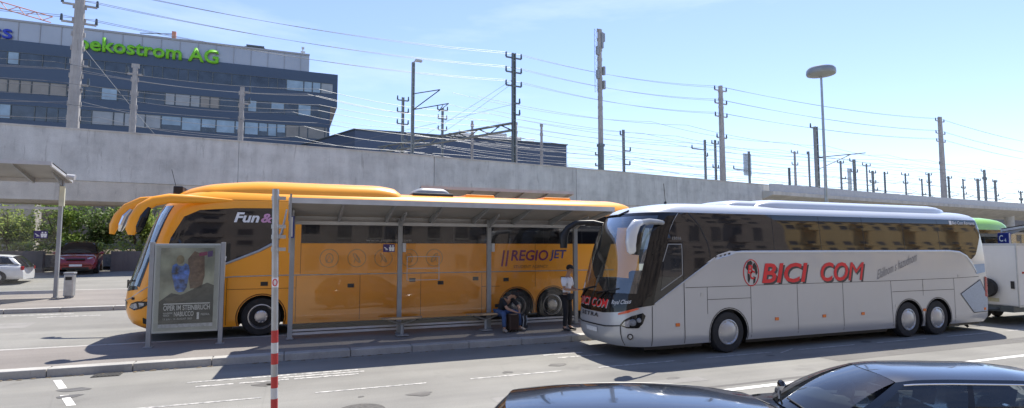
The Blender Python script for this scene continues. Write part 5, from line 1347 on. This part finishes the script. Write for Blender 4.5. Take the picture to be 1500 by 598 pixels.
# ------------------------------------------------------------------ cars
def car(name, label, loc, rz, m, g, group=None, far=False):
    t = thing(name, label, 'car', loc, rz, group)
    L, hw = g['L'], g['hw']; top = interp(g['top']); plan = interp(g['plan'])
    # lower body
    b = B(); rings = []
    xs = [0, .04, .12, .3, .6, .9, 1.2, 1.5, 1.9, 2.4, 2.9, 3.3, 3.7, 4.0, 4.3, 4.6]
    xs = [x*L/4.6 for x in xs]; xs[-2:] = [L-.12, L]; xs.insert(-1, L-.04)
    for x in xs:
        w = hw*plan(x); z = top(x); zl = g['sill']; e = .12 if 0 < x < L else .3
        h = [(0, z), (w*.45, z-.008), (w*.78, z-.03), (w*.92, z-.075), (w*.985, z-.16), (w, (z+zl)/2+.05), (w*.99, zl+.2), (w*.95, zl+.05), (w*.88, zl)]
        pr = h+[(-y, zz) for y, zz in h[::-1] if y > 0]
        rings.append([b.v((x, y, zz)) for y, zz in pr])
    n = len(rings[0])
    for r0, r1 in zip(rings, rings[1:]):
        for k in range(n): b._f([r0[k], r0[(k+1) % n], r1[(k+1) % n], r1[k]])
    b._f(rings[0]); b._f(rings[-1][::-1])
    b.build('body', m, t, smooth=True, ang=38)
    c0, h0, r0, r1 = g['c0'], g['h0'], g['r0'], g['r1']; yb, yr = g['yb'], g['yr']; zr = interp(g['rail']); cr = g['crown']
    def bw(y, v, A, T, fwd):
        pass
    def screen(xb, xt, fb, ft):
        def f(u, v):
            s = -1+2*u; vb = v+.035*math.sin(PI*v)*0
            yy = (yb-.03)*(1-v)+yr*.97*v; y = s*yy
            x = (xb-fb*(1-s*s))*(1-v)+(xt-ft*(1-s*s))*v
            z0 = top(xb)-.03+.03*(1-s*s); z1 = zr(xt)+cr*(1-s**4)*.9
            return Vector((x, y, z0*(1-v)+z1*v+.05*math.sin(PI*v)*(1 if True else 0)))
        return f
    gl = CARGLASS if not far else BUSGLASS
    ws = screen(c0, h0, .22, .10); rw = screen(r1, r0, -.14, -.08)
    b = B(); b.grid(ws, 16, 8); b.build('windscreen', gl, t, smooth=True)
    b = B(); b.grid(rw, 16, 8); b.build('rear_window', gl, t, smooth=True)
    b = B()
    def roof(u, v):
        s = -1+2*v; fo = .10*(1-s*s)*(1-u)-.08*(1-s*s)*u
        x = h0+(r0-h0)*u; return Vector((x-fo, s*yr, zr(x)+cr*(1-abs(s)**3.2)))
    b.grid(roof, 24, 20); b.build('roof', m, t, smooth=True)
    def sidef(sg):
        def f(tt, v):
            xb = c0+.02+(r1-c0-.04)*tt; xt = h0+(r0-h0)*tt
            x = xb*(1-v)+xt*v
            y = yb*(plan(xb)/plan(L/2))*(1-v)+yr*v+.035*math.sin(PI*v)
            z = (top(xb)-.035)*(1-v)+zr(xt)*v
            return Vector((x, sg*y, z))
        return f
    for sg in (-1, 1):
        sf = sidef(sg); w0, w1, w2, w3 = g['win']
        sub = lambda ta, tb, va, vb, k=6: (lambda b: (b.grid(lambda u, v: sf(ta+(tb-ta)*u, va+(vb-va)*v), k, 6), b)[1])(B())
        sub(w0, w1, .06, .90).build('side_window', gl, t, smooth=True)
        sub(w1+.03, w2, .06, .90).build('side_window', gl, t, smooth=True)
        if w3 > w2: sub(w2+.012, w3, .06, .88).build('side_window', gl, t, smooth=True)
        P = [(0, w0, 0, 1), (w0, max(w3, w2), .90, 1), (w0, max(w3, w2), 0, .06), (max(w3, w2), 1, 0, 1)]
        b = B()
        for ta, tb, va, vb in P: b.grid(lambda u, v: sf(ta+(tb-ta)*u, va+(vb-va)*v), 10, 6)
        b.build('pillar', m, t, smooth=True)
        b = B()
        for ta, tb in [(w1, w1+.03)]+([(w2, w2+.012)] if w3 > w2 else []): b.grid(lambda u, v: sf(ta+(tb-ta)*u, .05+.86*v), 2, 6)
        b.build('window_pillar', BLKGLOSS, t, smooth=True)
        if g.get('chrome'):
            b = B(); b.tube([sf(w0+(max(w3, w2)-w0)*k/14, .905)+Vector((0, sg*.004, 0)) for k in range(15)], .009, 6); b.build('chrome_strip', CHROME, t, smooth=True)
        if g.get('gutter'):
            b = B(); b.tube([sf(k/16, .985) for k in range(17)], .016, 8); b.build('roof_gutter', BLACK, t, smooth=True)
        if g.get('rails'):
            b = B(); b.tube([Vector((h0+.1+(r0-h0-.15)*k/12, sg*(yr-.05), zr(h0+.1+(r0-h0-.15)*k/12)+cr*.25+(.05 if 0 < k < 12 else .0))) for k in range(13)], .018, 8); b.build('roof_rail', BLACK, t, smooth=True)
        # mirror
        p = sf(.04, .0); b = B(); b.tube([p, p+Vector((.02, sg*.08, .0)), p+Vector((.03, sg*.14, .03)), p+Vector((.04, sg*.22, .03)), p+Vector((.06, sg*.27, .02))], [.02, .03, .07, .07, .03], 10, flat=.7); b.build('wing_mirror', BLKGLOSS if not far else m, t, smooth=True)
        for x in g['ax']:
            b = B(); y = sg*(hw*.99)
            b.lathe([(0, .0), (.36, .0), (.36, .006), (0, .008)], (x, y-.0, .33), 'y', 28, sg); b.build('wheel_arch', BLACK, t)
            b = B(); b.lathe([(.2, -.2), (.29, -.2), (.32, -.16), (.32, .01), (.29, .03), (.21, .025)], (x, y, .32), 'y', 28, sg); w = b.build('wheel', RUBBER, t, smooth=True)
            b = B(); b.lathe([(.21, .02), (.2, .03), (.1, .02), (0, .028)], (x, y, .32), 'y', 28, sg); b.build('rim', ALU, w, smooth=True)
        fx = lambda a, d: (a, d)
        b = B(); b.tube([(.10, sg*hw*.50, g['lz']), (.16, sg*hw*.66, g['lz']+.02), (.30, sg*hw*.80, g['lz']+.06)], [.05, .075, .035], 10, flat=.7); b.build('headlight', LENS, t, smooth=True)
        b = B(); b.box(L-.10, L+.004, sg*hw*.80-.09, sg*hw*.80+.09, g['lz']+.05, g['lz']+.24); b.build('tail_light', REDL, t, bev=.03)
    b = B(); b.tube([(.0, -.42*hw, g['lz']-.02), (-.02, 0, g['lz']-.02), (.0, .42*hw, g['lz']-.02)], .05, 8); b.build('grille', BLACK, t)
    b = B(); b.box(-.03, -.01, -.26, .26, .42, .53); b.build('licence_plate', MATS['plate_white'], t)
    b = B(); b.box(-.015, .1, -.6*hw, .6*hw, .28, .38); b.build('grille', BLACK, t)
    # cabin
    zb = top(c0+.5)
    b = B(); b.box(c0+.06, r1-.1, -yb+.1, yb-.1, zb-.12, zb-.0); b.build('cabin_trim', DARKIN, t)
    if not far:
        b = B(); b.box(c0-.05, c0+.55, -yb+.12, yb-.12, zb-.06, zb+.055); b.build('dashboard', DARKIN, t, bev=.05)
        b = B(); b.lathe([(.165, -.012), (.185, 0), (.165, .012), (.15, 0), (.165, -.012)], (0, 0, 0), 'z', 20); o = b.build('steering_wheel', BLACK, t); o.location = (c0+.72, .36, zb+.02); o.rotation_euler = (0, R(-60), 0)
        for x in (c0+1.15, c0+2.0):
            for y in (-.36, .36):
                if x+.3 > r0+.2: continue
                b = B(); M = Matrix.Translation((x, y, zb)) @ Matrix.Rotation(R(14), 4, 'Y')
                b.box(-.05, .08, -.23, .23, -.3, .12, M); b.box(-.02, .07, -.13, .13, .15, .33, M); b.bar(M @ Vector((.02, 0, .08)), M @ Vector((.02, 0, .2)), .03, .02)
                b.build('seat', SEATM, t, bev=.035)
        for y0, y1 in ((-.62, -.02), (.05, .62)):
            b = B(); q0 = ws(.5+y0/(2*yb), .04); q1 = ws(.5+y1/(2*yb), .10); b.tube([q0+Vector((-.03, 0, .02)), q0.lerp(q1, .5)+Vector((-.03, 0, .03)), q1+Vector((-.01, 0, .02))], .012, 6); b.build('wiper', BLACK, t)
    return t
coupe = dict(L=4.9, hw=.90, sill=.2, top=[(0, .52), (.1, .66), (.4, .76), (1.45, .93), (1.9, .95), (3.6, .97), (4.5, .97), (4.8, .90), (4.9, .70)], plan=[(0, .70), (.12, .82), (.5, .94), (1.2, .985), (2.3, 1.0), (3.6, .985), (4.6, .92), (4.9, .76)],
             c0=1.50, h0=2.34, r0=4.05, r1=4.62, yb=.77, yr=.51, rail=[(2.3, 1.32), (2.6, 1.355), (3.0, 1.365), (3.6, 1.365), (4.1, 1.32)], crown=.055, win=(.075, .44, .86, .86), ax=(.85, 3.65), lz=.60, chrome=True)
cA = car('parked_car', 'dark blue saloon car with chrome window trim at the bottom right corner', (4.42, 5.86, -.175), R(-25), CARBLK, coupe)
estate = dict(L=4.4, hw=.90, sill=.22, top=[(0, .55), (.1, .70), (.4, .84), (1.3, .98), (1.8, 1.0), (3.6, 1.02), (4.25, 1.02), (4.35, .95), (4.4, .75)], plan=[(0, .74), (.12, .84), (.5, .95), (1.2, .99), (2.3, 1.0), (3.6, .99), (4.2, .95), (4.4, .84)],
              c0=1.15, h0=1.85, r0=3.95, r1=4.38, yb=.82, yr=.62, rail=[(1.8, 1.37), (2.3, 1.43), (2.8, 1.445), (3.4, 1.425), (4.0, 1.36)], crown=.065, win=(.07, .40, .70, .92), ax=(.85, 3.5), lz=.64, gutter=True)
cB = car('parked_car', 'black car of which only the curved roof shows at the bottom edge', (5.55, 3.24, -.165), R(155), CARBLK, estate)
suv = dict(L=4.5, hw=.92, sill=.28, top=[(0, .62), (.1, .85), (.35, .98), (1.15, 1.10), (1.6, 1.12), (3.6, 1.14), (4.3, 1.14), (4.42, 1.05), (4.5, .8)], plan=[(0, .78), (.12, .88), (.5, .96), (1.2, .99), (2.3, 1.0), (3.6, .99), (4.3, .95), (4.5, .86)],
           c0=1.15, h0=1.85, r0=3.9, r1=4.35, yb=.84, yr=.64, rail=[(1.8, 1.60), (2.3, 1.66), (3.0, 1.67), (3.9, 1.58)], crown=.05, win=(.08, .42, .72, .94), ax=(.85, 3.5), lz=.80)
cC = car('parked_car', 'dark red car facing the bus lane in front of the bushes', (-10.05, 35.3, zg(35.6)+.02), R(101), CARRED, suv, far=True)
cD = car('parked_car', 'white car put behind the far shelter glass in place of a reflection', (-15.4, 32.3, zg(32.3)+.01), R(3), CARWHT, estate, far=True)  # solid car standing in for a white vehicle mirrored in the glass
cD.scale = (1, 1, .86)

# ------------------------------------------------------------------ apartment blocks across the street, mirrored in the coach windows
def block(label, x0, x1, y, h, m, storeys, dx, win):
    t = thing('apartment_block', label, 'apartment block', (x0, y, -.7))
    b = B(); b.box(0, x1-x0, -12, 0, 0, h); b.build('wall', m, t)
    b = B(); b.box(-.3, x1-x0+.3, -12.3, .3, h, h+.5); b.build('roof', BRNW, t)
    sh_ = h/storeys
    b = B(); fr = B(); bal = B(); n = int((x1-x0)/dx)
    for s in range(storeys):
        for k in range(n):
            xx = dx*(k+.5)
            z = s*sh_+.9
            b.box(xx-win/2, xx+win/2, .004, .03, z, z+1.6)
            fr.box(xx-win/2-.08, xx+win/2+.08, .002, .08, z-.12, z-.0)
            if k % 3 == 1 and s > 0: bal.box(xx-win*.9, xx+win*.9, .01, 1.1, z-.6, z+.35)
    b.build('windows', mat('brown_pane', (.12, .10, .09), .3, var=.5, scale=.3), t); fr.build('sills', PALEW, t); bal.build('balconies', m, t)
    return t
block('ochre apartment block across the street mirrored in the rear windows of the silver coach', 62, 150, -34, 19, YELW, 6, 3.4, 1.5)
block('dark brown apartment block across the street mirrored in the coach windows', -60, 58, -30, 24, BRNW, 7, 3.2, 1.4)

# ------------------------------------------------------------------ light, sky, camera
EL = R(63); SAZ = Vector((.69, .724, 0)).normalized()
sd = bpy.data.lights.new('sun', 'SUN'); sd.energy = 2.95; sd.angle = R(.53); sd.color = (1, .955, .865)
so = bpy.data.objects.new('sun', sd); link(so)
dirv = Vector((SAZ.x*math.cos(EL), SAZ.y*math.cos(EL), math.sin(EL)))
so.rotation_euler = (-dirv).to_track_quat('-Z', 'Y').to_euler()
W = bpy.data.worlds.new('World'); S.world = W; W.use_nodes = True
N, L = W.node_tree.nodes, W.node_tree.links; bg = N['Background']
sk = N.new('ShaderNodeTexSky'); sk.sky_type = 'NISHITA'; sk.sun_disc = False
sk.sun_elevation = EL; sk.sun_rotation = math.atan2(SAZ.x, SAZ.y); sk.altitude = 180; sk.air_density = 1.0; sk.dust_density = .25; sk.ozone_density = 2.5
tc = N.new('ShaderNodeTexCoord'); mp = N.new('ShaderNodeMapping'); mp.inputs['Scale'].default_value = (1.2, 1.2, 6.5); mp.inputs['Rotation'].default_value = (.1, .12, .5)
L.new(tc.outputs['Generated'], mp.inputs['Vector'])
cf = noise(N, L, mp.outputs[0], 1.5, 7, .6)
cr_ = ramp(N, L, cf, [(.54, (0, 0, 0)), (.86, (.30, .30, .30))])
cl = mixnode(N, L, cr_, sk.outputs[0], (6.6, 7.4, 7.6))
cl = mixnode(N, L, 1., cl, (.97, .90, .97), 'MULTIPLY')
L.new(cl, bg.inputs['Color']); bg.inputs['Strength'].default_value = .088

cam = bpy.data.cameras.new('camera'); co = bpy.data.objects.new('camera', cam); link(co)
cam.sensor_width = 36; cam.sensor_fit = 'HORIZONTAL'; cam.lens = 36*830/1500
co.location = (0, 0, 2.65); co.rotation_euler = (R(90)+math.atan(63/830), 0, -R(21.57))
cam.clip_start = .1; cam.clip_end = 3000; S.camera = co
S.view_settings.view_transform = 'Standard'; S.view_settings.look = 'None'; S.view_settings.exposure = 1.45; S.view_settings.gamma = 1
S.render.engine = 'CYCLES'
try:
    S.cycles.max_bounces = 8; S.cycles.transparent_max_bounces = 16
except Exception: pass
